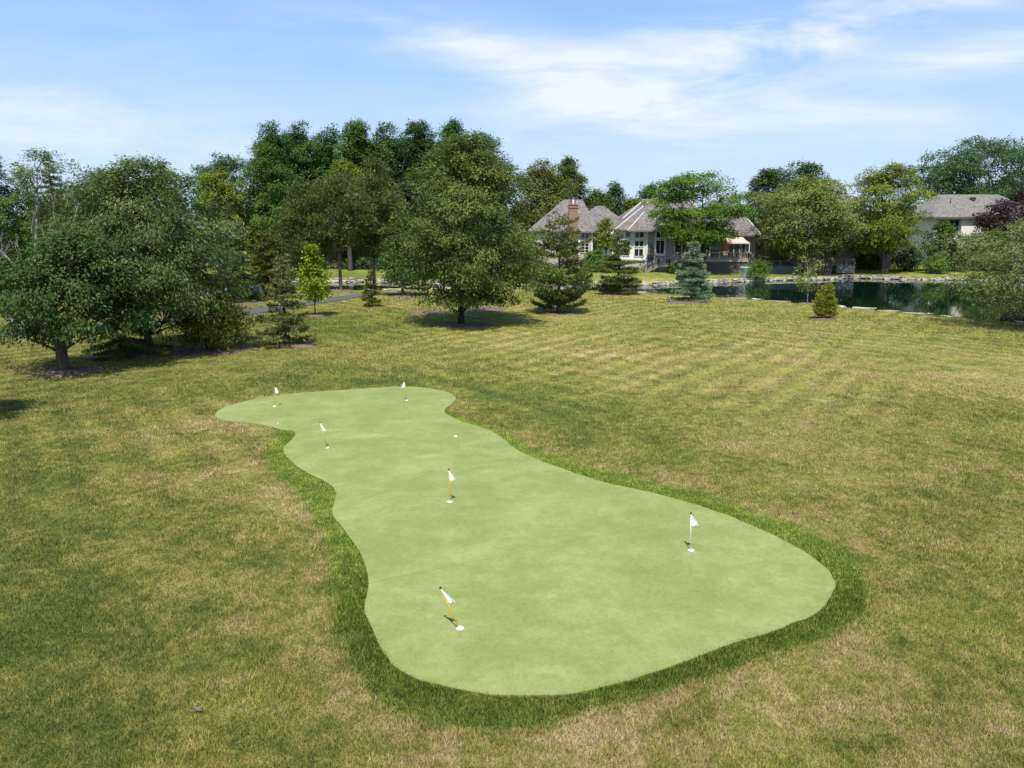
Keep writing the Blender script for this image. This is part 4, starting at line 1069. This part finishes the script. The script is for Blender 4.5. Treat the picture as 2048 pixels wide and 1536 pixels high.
# raised deck: platform, skirt, posts, rails, stairs
def rail(root, P, zt_, zb_, post=1.3, bal=.2, mat=None, name='railing', top=.09):
    mb = MB(); mat = mat or deckwood
    for (p, q) in zip(P[:-1], P[1:]):
        p = np.array(p, float); q = np.array(q, float); L = np.linalg.norm(q - p)
        mb.bar((p[0], p[1], p[2] + zt_), (q[0], q[1], q[2] + zt_), .13, top); mb.bar((p[0], p[1], p[2] + zb_), (q[0], q[1], q[2] + zb_), .07, .07)
        n = max(1, round(L / post))
        for k in range(n + 1):
            c = p + (q - p) * k / n; mb.box(c[0] - .06, c[0] + .06, c[1] - .061, c[1] + .061, c[2] - .1, c[2] + zt_ + .08)
        n = max(1, round(L / bal))
        for k in range(1, n):
            c = p + (q - p) * k / n; mb.box(c[0] - .02, c[0] + .02, c[1] - .02, c[1] + .02, c[2] + zb_ + .036, c[2] + zt_ - .046)
    return mb.build(name, mat, root)
YD = 106.5
dx = lambda p: X(p, YD, 520)
zd = Z(518, YD)
d = thing('wooden_deck', 'weathered wooden deck with railings, skirting and two flights of stairs', 'deck', (dx(1420), YD, float(gz(dx(1420), YD))))
mb = MB()
mb.box(dx(1349), dx(1497), YD, Y - .3, zd - .06, zd); mb.build('floor', deckwood, d)
mb = MB(); mb.box(dx(1349), dx(1497), YD - .05, YD + .04, zd - .42, zd - .062); mb.quad((dx(1497), YD - .05, zd - .42), (dx(1514), YD + 4.5, zd - .42), (dx(1514), YD + 4.5, zd), (dx(1497), YD - .05, zd)); mb.quad((dx(1497), YD, zd - .003), (dx(1514), YD + 4.5, zd - .003), (dx(1514), YD + 6, zd - .003), (dx(1497), YD + 6, zd - .003)); mb.build('fascia', deckwood, d)
mb = MB(); mb.box(dx(1362), dx(1497), YD + .10, YD + .2, g - .5, zd - .44)
for k in range(24):
    q = dx(1362) + (dx(1497) - dx(1362)) * k / 23; mb.box(q - .03, q + .03, YD + .05, YD + .1, g - .4, zd - .44)
for k in range(1, 6): mb.box(dx(1362), dx(1497), YD + .08, YD + .1, g + k * .22, g + k * .22 + .02)
mb.quad((dx(1497), YD + .15, g - .5), (dx(1512), YD + 4.5, g - .5), (dx(1512), YD + 4.5, zd - .44), (dx(1497), YD + .15, zd - .44)); mb.build('skirt', lattice, d)
rail(d, [(dx(1349), YD, zd), (dx(1497), YD, zd), (dx(1513), YD + 4.5, zd)], .95, .12, 2.2, .22)
# lower flight, landing, upper flight (stringers + treads)
zl = Z(529, YD - .6); zg = float(gz(dx(1289), YD - 1)) - .05
mb = MB()
mb.box(dx(1313), dx(1336), YD - 1.5, YD - .1, zl - .3, zl)
for yy_ in (YD - 1.45, YD - .2):
    mb.bar((dx(1289), yy_, zg + .1), (dx(1313), yy_, zl - .12), .08, .42)
    mb.bar((dx(1334), yy_ , zl - .1), (dx(1350), yy_, zd - .12), .08, .42)
for k in range(7):
    q = (k + .5) / 7; xx_ = dx(1290) + (dx(1313) - dx(1290)) * q; zz = zg + (zl - zg) * q
    mb.box(xx_ - .16, xx_ + .16, YD - 1.4, YD - .25, zz, zz + .05)
for k in range(4):
    q = (k + .5) / 4; xx_ = dx(1335) + (dx(1350) - dx(1335)) * q; zz = zl + (zd - zl) * q
    mb.box(xx_ - .16, xx_ + .16, YD - 1.4, YD - .25, zz, zz + .05)
mb.build('stairs', deckwood, d)
rail(d, [(dx(1289), YD - 1.5, zg), (dx(1313), YD - 1.5, zl), (dx(1334), YD - 1.5, zl), (dx(1350), YD - 1.5, zd)], .95, .15, 1.5, .25, name='stair_railing')
rail(d, [(dx(1289), YD - .15, zg), (dx(1313), YD - .15, zl)], .95, .15, 1.5, .25, name='stair_railing')
mb = MB()
for p in (1314, 1334, 1350, 1400, 1450, 1496):
    mb.box(dx(p) - .08, dx(p) + .08, YD + .25, YD + .41, g - .5, (zl if p < 1340 else zd) - .07)
mb.build('deck_post', deckwood, d)

# awning, closed umbrella, grill, table on the deck
awn = solid('peach_canvas', (.62, .46, .36), .85, .08, 2)
a = thing('awning', 'sloping peach canvas awning over the deck, on white posts', 'awning', (X(1468, 110), 110, zd))
xa0, xa1 = X(1447, 110), X(1494, 110)
mb = MB()
za, zb_ = Z(475, 112.5), Z(486, 109)
n0 = 8
for k in range(n0):
    q0, q1 = k / n0, (k + 1) / n0
    for t0 in range(6):
        u0, u1 = t0 / 6, (t0 + 1) / 6
        f = lambda q, u: (xa0 + (xa1 - xa0) * q, 112.7 - 3.7 * u, za + (zb_ - za) * u - .10 * math.sin(u * PI) - .04 * math.sin(q * PI * n0) ** 2)
        mb.quad(f(q0, u0), f(q1, u0), f(q1, u1), f(q0, u1))
o = mb.build('canvas', awn, a); m_ = o.modifiers.new('s', 'SOLIDIFY'); m_.thickness = .03
mb = MB()
for q in (xa0 + .1, xa1 - .1): mb.box(q - .05, q + .05, 109.0, 109.1, zd, zb_ - .03)
mb.box(xa0, xa1, 109, 109.08, zb_ - .12, zb_ - .031); mb.build('frame', trim, a)
xo = X(1449, 108.5); u = thing('closed_umbrella', 'closed orange brown patio umbrella on the deck', 'umbrella', (xo, 108.5, zd))
mb = MB(); zt = Z(476, 108.5) - zd; zb2 = Z(501, 108.5) - zd
for i in range(15):
    q = i / 14
    for j in range(28):
        t = 2 * PI * j / 28; r = (.05 + .36 * q ** .8) * (1 + .28 * math.cos(7 * t + q)); mb.v.append((r * math.cos(t), r * math.sin(t), zt + (zb2 - zt) * q - .05 * math.cos(7 * t)))
for i in range(14):
    for j in range(28): b_ = i * 28; mb.f.append((b_ + j, b_ + (j + 1) % 28, b_ + 28 + (j + 1) % 28, b_ + 28 + j))
link('canopy', mb.mesh('canopy', True), solid('orange_canvas', (.45, .17, .03), .8, .25, 3), u, (0, 0, 0))
mb = MB(); mb.tube([(0, 0, 0.02), (0, 0, zt + .12)], [.03, .03], 10); mb.lathe([(.28, 0), (.28, .06), (.05, .1), (.03, .12)]); link('pole', mb.mesh('pole', True), deckwood, u, (0, 0, 0))
gx_ = X(1428, 108.5); gr = thing('covered_grill', 'barbecue grill with grey green lid on the deck', 'grill', (gx_, 108.5, zd))
mb = MB(); zz = Z(499, 108.5) - zd
mb.box(-.5, .5, -.3, .3, .15, zz - .02)
for a_, b_ in ((-.45, -.25), (.45, -.25), (.45, .25), (-.45, .25)): mb.box(a_ - .03, a_ + .03, b_ - .03, b_ + .03, 0, .15)
mb.box(-.75, -.502, -.28, .28, zz - .12, zz - .06); mb.box(.502, .75, -.28, .28, zz - .12, zz - .06)
link('cabinet', mb.mesh('cabinet'), solid('grill_brown', (.06, .05, .05), .6, .2), gr, (0, 0, 0))
mb = MB()
for i in range(8):
    t0, t1 = PI * i / 8, PI * (i + 1) / 8
    p = lambda t, x__: (x__, -.3 * math.cos(t), zz + .34 * math.sin(t))
    mb.quad(p(t0, -.55), p(t0, .55), p(t1, .55), p(t1, -.55))
mb.quad(*[(-.55, -.3 * math.cos(PI * i / 8), zz + .34 * math.sin(PI * i / 8)) for i in range(9)]); mb.quad(*[(.55, -.3 * math.cos(PI * i / 8), zz + .34 * math.sin(PI * i / 8)) for i in range(8, -1, -1)])
link('lid', mb.mesh('lid'), solid('grill_lid', (.20, .25, .25), .4, .1), gr, (0, 0, 0))

def patio_chair(px, Y, zg_, rz, lab, mat, grp=None):
    c = thing('patio_chair', lab, 'chair', (X(px, Y), Y, zg_), rz, grp)
    mb = MB(); mb.box(-.28, .28, -.28, .28, .38, .44); link('seat', mb.mesh('seat'), mat, c, (0, 0, 0))
    mb = MB()
    for k in range(5): q = -.25 + k * .125; mb.bar((q, .26, .42), (q, .42, 1.05), .09, .03)
    mb.bar((-.3, .43, 1.05), (.3, .43, 1.05), .05, .06); link('backrest', mb.mesh('backrest'), mat, c, (0, 0, 0))
    for a_, b_ in ((-.26, -.25), (.26, -.25), (.26, .25), (-.26, .25)):
        mb = MB(); mb.box(a_ - .025, a_ + .025, b_ - .025, b_ + .025, 0, .6 if b_ < 0 else .378); link('leg', mb.mesh('leg'), mat, c, (0, 0, 0))
    for a_ in (-.30, .30):
        mb = MB(); mb.box(a_ - .04, a_ + .04, -.30, .32, .602, .64); link('armrest', mb.mesh('armrest'), mat, c, (0, 0, 0))
    return c
greyp = solid('grey_painted_wood', (.34, .35, .36), .7, .1)
dkp = solid('dark_wicker', (.05, .045, .045), .8, .3)
t = thing('patio_table', 'dark round patio table on the deck behind the railing', 'table', (X(1472, 108.3), 108.3, zd))
mb = MB(); mb.lathe([(.02, .68), (.75, .68), (.75, .74), (.02, .741)], k=24); link('tabletop', mb.mesh('tabletop'), dkp, t, (0, 0, 0))
mb = MB(); mb.lathe([(.35, 0), (.33, .05), (.06, .1), (.05, .5), (.2, .678)], k=14); link('pedestal', mb.mesh('pedestal', True), dkp, t, (0, 0, 0))
patio_chair(1460, 107.9, zd, R(60), 'dark patio chair left of the round table on the deck', dkp, 'dark chairs on the deck')
patio_chair(1484, 107.9, zd, R(-60), 'dark patio chair right of the round table on the deck', dkp, 'dark chairs on the deck')

# --- shaded tan house with two decks
Y = 117.0
h = house('shaded_house', 'tan house in deep shade behind the light olive tree', 1650, Y)
ze = Z(478, Y); xs0, xs1 = x_(1535), x_(1790)
mb = MB(); mb.box(xs0, xs1, Y, Y + 10, g - .4, ze - .2); mb.build('wall', shade_tan, h)
mb = MB(); hip(mb, x_(1526), x_(1800), Y - 1.5, Y + 11, ze, Z(425, Y + 5), 4.5); mb.build('roof', shake, h)
for (a, b, t_, bt) in ((1560, 1574, 490, 508), (1578, 1592, 488, 508), (1596, 1612, 488, 508), (1660, 1685, 490, 512), (1700, 1716, 488, 510), (1722, 1745, 488, 512), (1628, 1642, 490, 510)):
    window(h, x_(a), x_(b), Z(bt, Y), Z(t_, Y), Y - .07, 2, 1, m=shade_tan)
for k, (a, b) in enumerate(((1590, 1600), (1768, 1790))):
    pass
mb = MB(); mb.box(x_(1752), x_(1768), Y - 2.4, Y, g - .4, ze - .3); mb.build('wall_pier', stucco, h)
YS = 112.5; sx = lambda p: X(p, YS, 520); zu = Z(514, YS)
d = thing('upper_deck', 'shaded upper deck with closed board railing on the tan house', 'deck', (sx(1580), YS, float(gz(sx(1580), YS))))
mb = MB(); mb.box(sx(1537), sx(1618), YS, Y - .1, zu - .2, zu); mb.build('floor', deckwood, d)
mb = MB(); mb.box(sx(1537), sx(1618), YS - .06, YS, zu - .25, Z(501, YS))
for k in range(20): q = sx(1537) + (sx(1618) - sx(1537)) * k / 19.5; mb.box(q, q + .12, YS - .09, YS - .06, zu - .2, Z(501, YS) - .04)
mb.box(sx(1536), sx(1619), YS - .12, YS + .05, Z(501, YS), Z(500, YS)); mb.build('railing', board, d)
mb = MB()
for p in (1539, 1560, 1590, 1616): mb.box(sx(p) - .09, sx(p) + .09, YS + .1, YS + .28, g - .4, zu - .2)
mb.build('deck_post', deckwood, d)
YL = 108.5; lx = lambda p: X(p, YL, 520); zl2 = Z(533, YL)
greydeck = solid('silvered_wood', (.15, .14, .135), .85, .2, 3)
d2 = thing('lower_deck', 'low shaded deck with silvery slatted railing at the pond side', 'deck', (lx(1560), YL, float(gz(lx(1560), YL))))
mb = MB(); mb.box(lx(1534), lx(1600), YL, YS - .2, zl2 - .1, zl2); mb.box(lx(1534), lx(1600), YL - .03, YL + .04, g - .3, zl2 - .102); mb.build('floor', greydeck, d2)
rail(d2, [(lx(1534), YL, zl2), (lx(1590), YL, zl2)], .85, .1, 1.8, .24, greydeck)
YR = 109.0; rx = lambda p: X(p, YR, 520); zr_ = Z(531, YR)
d3 = thing('garden_railing', 'short silvery wooden railing in front of the shaded house, right of its trunks', 'railing', (rx(1695), YR, float(gz(rx(1695), YR))))
rail(d3, [(rx(1675), YR, zr_), (rx(1710), YR, zr_)], .95, .1, 1.5, .2, greydeck)
mb = MB(); mb.box(rx(1674), rx(1711), YR - .1, YR + 3, g - .3, zr_ - .05); mb.build('floor', greydeck, d3)
d4 = thing('porch_railing', 'dim slatted porch railing beside the leaning trunk', 'railing', (x_(1740), Y - 1.2, .6))
rail(d4, [(x_(1728), Y - 1.2, Z(511, Y - 1.2)), (x_(1768), Y - 1.2, Z(511, Y - 1.2))], 1.0, .1, 1.5, .2, greydeck)
mb = MB(); mb.box(x_(1726), x_(1770), Y - 1.4, Y - .02, Z(514, Y - 1.2), Z(511, Y - 1.2) - .02)
for p in (1730, 1766): mb.box(x_(p) - .1, x_(p) + .1, Y - 1.3, Y - 1.1, g - .3, Z(514, Y - 1.2))
mb.build('floor', deckwood, d4)
patio_chair(1652, 109.5, float(gz(X(1652, 109.5), 109.5)), R(15), 'grey slatted garden chair on the ground by the tree trunks, left of the pair', greyp, 'grey garden chairs by the trunks')
patio_chair(1661, 110.2, float(gz(X(1661, 110.2), 110.2)), R(-15), 'grey slatted garden chair on the ground by the tree trunks, right of the pair', greyp, 'grey garden chairs by the trunks')

# --- pale house at the right
Y = 126.0
h = house('pale_house', 'two storey pale stucco house with a plain grey brown hip roof', 1930, Y)
ze, zr = Z(434, Y - .6), Z(389, Y + 6)
mb = MB(); mb.box(x_(1866), x_(2060), Y, Y + 12, g - .4, ze - .2); mb.build('wall', cream, h)
mb = MB(); mb.box(x_(1915), x_(1956), Y - .5, Y, Z(472, Y), ze - .22); mb.build('wall_bay', cream, h)
mb = MB(); mb.box(x_(1890), x_(1918), Y - .4, Y, g - .3, Z(480, Y)); mb.box(x_(1926), x_(1931), Y - .6, Y - .401, g - .3, Z(480, Y)); mb.build('wall_pier', stucco, h)
mb = MB(); hip(mb, x_(1851), x_(2080), Y - 1.1, Y + 13, ze, zr, x_(1903) - x_(1851), th=.3); mb.build('roof', shake2, h)
mb = MB(); mb.box(x_(1851) - .03, x_(2080) + .03, Y - 1.14, Y - 1.101, ze - .32, ze - .03); mb.build('gutter', dkboard, h)
mb = MB(); mb.tube([(x_(1911), Y + 3, Z(408, Y + 3)), (x_(1911), Y + 3, Z(395, Y + 3))], [.06, .06], 8)
mb.build('vent_pipe', black, h)
mb = MB(); zv = Z(396, Y + 4.4); mb.lathe([(.45, zv - .4), (.48, zv), (.55, zv + .05), (.3, zv + .2), (.05, zv + .22)], x_(1964), Y + 4.2, 14); mb.build('roof_vent', dkboard, h, True)
window(h, x_(1867), x_(1913), Z(468, Y), Z(439, Y), Y - .07, 4, 1, fr=.14, m=solid('grey_blue_frame', (.30, .36, .38), .6, .1))
for (a, b, t_, bt) in ((1866, 1884, 492, 516), (1893, 1914, 484, 520), (1932, 1950, 478, 505)):
    window(h, x_(a), x_(b), Z(bt, Y), Z(t_, Y), Y - .45 if a == 1893 else Y - .07, 2, 1)

# --- grey roofed house glimpsed behind the pines
Y = 128.0
h = house('grey_house', 'grey roofed low house glimpsed through the brown pines', 660, Y)
mb = MB(); mb.box(x_(590), x_(720), Y, Y + 9, g - .4, Z(462, Y)); mb.build('wall', board, h)
mb = MB(); hip(mb, x_(580), x_(730), Y - 1, Y + 10, Z(460, Y - 1), Z(424, Y + 4.5), 4); mb.build('roof', shake, h)
for (a, b) in ((600, 620), (650, 670), (690, 708)): window(h, x_(a), x_(b), Z(500, Y), Z(475, Y), Y - .07, 2, 1)

# --- utility box and pump post
x, y, z = at(1491, 554)
u = thing('utility_box', 'pale green metal utility box on the far bank', 'utility box', (x, y, z), R(12))
gm = solid('pale_green_paint', (.30, .40, .33), .55, .08, 2)
mb = MB(); mb.box(-.62, .62, -.55, .55, .1, 1.25); link('cabinet', mb.mesh('cabinet'), gm, u, (0, 0, 0))
mb = MB()
n = 0
lo = [(-.68, -.61, 1.251), (.68, -.61, 1.251), (.68, .61, 1.251), (-.68, .61, 1.251)]; hi = [(-.68, -.61, 1.33), (.68, -.61, 1.33), (.6, .5, 1.47), (-.6, .5, 1.47)]
for k in range(4): mb.quad(lo[k], lo[(k + 1) % 4], hi[(k + 1) % 4], hi[k])
mb.quad(*hi); mb.quad(*lo[::-1]); link('lid', mb.mesh('lid'), gm, u, (0, 0, 0))
mb = MB(); mb.box(-.75, .75, -.7, .7, -.1, .099); link('base', mb.mesh('base'), solid('concrete_pad', (.35, .34, .32), .9, .1), u, (0, 0, 0))
mb = MB(); mb.box(.06, .50, -.575, -.551, .3, 1.1); mb.box(-.50, -.06, -.575, -.551, .3, 1.1); link('door', mb.mesh('door'), gm, u, (0, 0, 0))
x, y, z = at(517, 601)
u = thing('stone_pillar', 'short pinkish stone pillar with a grey metal cap box beside the path', 'pillar', (x, y, z), R(-8))
mb = MB(); mb.box(-.34, .34, -.3, .3, -.1, .86); mb.box(-.38, .38, -.34, .34, .861, .93); link('shaft', mb.mesh('shaft'), brickmat('pink_stone', (.42, .31, .26), (.34, .25, .22), (.30, .26, .22), .3, .16), u, (0, 0, 0))
mb = MB(); mb.box(-.28, .28, -.22, .22, .931, 1.28); mb.bar((-.30, -.24, 1.30), (.30, -.24, 1.30), .05, .05); mb.quad((-.32, -.26, 1.281), (.32, -.26, 1.281), (.2, .2, 1.42), (-.2, .2, 1.42)); link('cap_box', mb.mesh('cap_box'), solid('grey_metal', (.30, .34, .38), .4, .15), u, (0, 0, 0))

# ------------------------------------------------------------------ world and sun
EL = R(62); AZ = R(2.8)
w = bpy.data.worlds.new('World'); bpy.context.scene.world = w; w.use_nodes = True
nt = w.node_tree; nt.nodes.clear(); n = N(nt)
sky = n('ShaderNodeTexSky', sky_type='NISHITA', sun_disc=False, sun_elevation=EL, sun_rotation=R(180) + AZ, air_density=1.0, dust_density=.6, ozone_density=2.0, altitude=200)
tc = n('ShaderNodeTexCoord').outputs['Generated']
sp = n('ShaderNodeSeparateXYZ', {0: tc}).outputs
zz = n.math('ADD', n.math('MAXIMUM', sp[2], 0.0), .10)
pl = n('ShaderNodeCombineXYZ', {0: n.math('DIVIDE', sp[0], zz), 1: n.math('DIVIDE', sp[1], zz), 2: 0.0}).outputs[0]
mp = n('ShaderNodeMapping', {'Vector': pl, 'Rotation': (0, 0, R(28)), 'Scale': (.55, 1.25, 1)}).outputs[0]
av = n('ShaderNodeCombineXYZ', {0: n.math('DIVIDE', sp[0], n.math('MAXIMUM', sp[1], .05)), 1: n.math('MULTIPLY', n.math('DIVIDE', sp[2], n.math('MAXIMUM', sp[1], .05)), 2.3), 2: 0.0}).outputs[0]
am = n('ShaderNodeMapping', {'Vector': av, 'Rotation': (0, 0, R(-24)), 'Scale': (.75, 1.5, 1)}).outputs[0]
c1 = n.math('ADD', n.math('MULTIPLY', n.noise(am, 4.2, 9, .62, .45), .8), n.math('MULTIPLY', n.noise(mp, 1.3, 8, .6, .25), .2))
c2 = n.noise(pl, .55, 5, .55, .2)
yd = n.math('MAXIMUM', sp[1], .05)
U = n.math('DIVIDE', sp[0], yd); W = n.math('DIVIDE', sp[2], yd)
def blob(px, py, rx, ry, amt, rot=0):
    r = ray(px, py); u0, w0 = r[0] / r[1], r[2] / r[1]
    a = n.math('SUBTRACT', U, u0); b = n.math('SUBTRACT', W, w0)
    ca, sa = math.cos(rot), math.sin(rot)
    p = n.math('ADD', n.math('MULTIPLY', a, ca / (rx / F)), n.math('MULTIPLY', b, sa / (rx / F)))
    q = n.math('ADD', n.math('MULTIPLY', a, -sa / (ry / F)), n.math('MULTIPLY', b, ca / (ry / F)))
    d2 = n.math('ADD', n.math('MULTIPLY', p, p), n.math('MULTIPLY', q, q))
    return n.math('MULTIPLY', n.math('EXPONENT', n.math('MULTIPLY', d2, -1.0)), amt)
tot = None
for bl in ((1400, 150, 260, 75, 1.0, R(12)), (1120, 150, 190, 60, .8, R(-8)), (1420, 55, 180, 40, .7, R(10)), (1250, 260, 330, 50, .75, R(-4)), (1960, 110, 230, 48, .9, R(12)), (1720, 25, 160, 45, .6, R(10)), (1640, 90, 60, 30, .6, 0), (1750, 235, 330, 40, .6, R(-4)), (880, 80, 200, 36, .5, R(-10)), (60, 235, 460, 75, .75, R(-6)), (500, 60, 350, 60, .15, 0), (1900, 10, 200, 30, .6, R(8))):
    b = blob(*bl); tot = b if tot is None else n.math('ADD', tot, b)
tot = n.math('ADD', tot, n.math('MULTIPLY', c2, .12))
cl = n.math('MULTIPLY', tot, n.math('ADD', .12, n.math('MULTIPLY', n.math('SUBTRACT', c1, .40, clamp=True), 4.6)), clamp=True)
horiz = n.math('EXPONENT', n.math('MULTIPLY', n.math('MAXIMUM', sp[2], 0.0), -9.0))
up = n.math('MAXIMUM', sp[2], 0.0)
band = n.ramp(n.math('MULTIPLY', up, 2.4), [(0, (.405, .495, .600)), (.22, (.345, .455, .600)), (.55, (.232, .376, .625)), (1, (.170, .310, .610))])
band = n.mix(1, band, (10, 10, 10), 'MULTIPLY')
SKYB = n.mix(1, sky.outputs[0], (.95, 1.04, 1.22), 'MULTIPLY')
SKYB = n.mix(n.math('EXPONENT', n.math('MULTIPLY', n.math('MULTIPLY', up, up), -7.0)), SKYB, band)
col = n.mix(n.math('MULTIPLY', cl, .80), SKYB, (5.6, 5.85, 6.25))
bg = n('ShaderNodeBackground', {'Color': col, 'Strength': .12})
out = n('ShaderNodeOutputWorld', {0: bg.outputs[0]})

sun = bpy.data.lights.new('sun', 'SUN'); sun.energy = 4.6; sun.angle = R(.53); sun.color = (1, .955, .88)
so = bpy.data.objects.new('sun', sun); C.objects.link(so)
from mathutils import Vector
sd_ = Vector((-math.sin(AZ) * math.cos(EL), -math.cos(AZ) * math.cos(EL), math.sin(EL)))
so.rotation_euler = sd_.to_track_quat('Z', 'Y').to_euler(); so.location = (0, -20, 60)

# ------------------------------------------------------------------ camera
cam = bpy.data.cameras.new('camera'); co = bpy.data.objects.new('camera', cam); C.objects.link(co)
cam.sensor_fit = 'HORIZONTAL'; cam.sensor_width = 36; cam.lens = F / 2048 * 36
cam.clip_start = .1; cam.clip_end = 6000
co.location = (0, 0, H); co.rotation_euler = (R(90) - TH, 0, 0)
sc = bpy.context.scene; sc.camera = co
sc.view_settings.view_transform = 'Standard'; sc.view_settings.look = 'None'; sc.view_settings.gamma = 1; sc.view_settings.exposure = 0.50
sc.render.engine = 'CYCLES'
sc.cycles.max_bounces = 6; sc.cycles.transparent_max_bounces = 4; sc.cycles.diffuse_bounces = 3; sc.cycles.glossy_bounces = 3; sc.cycles.transmission_bounces = 2
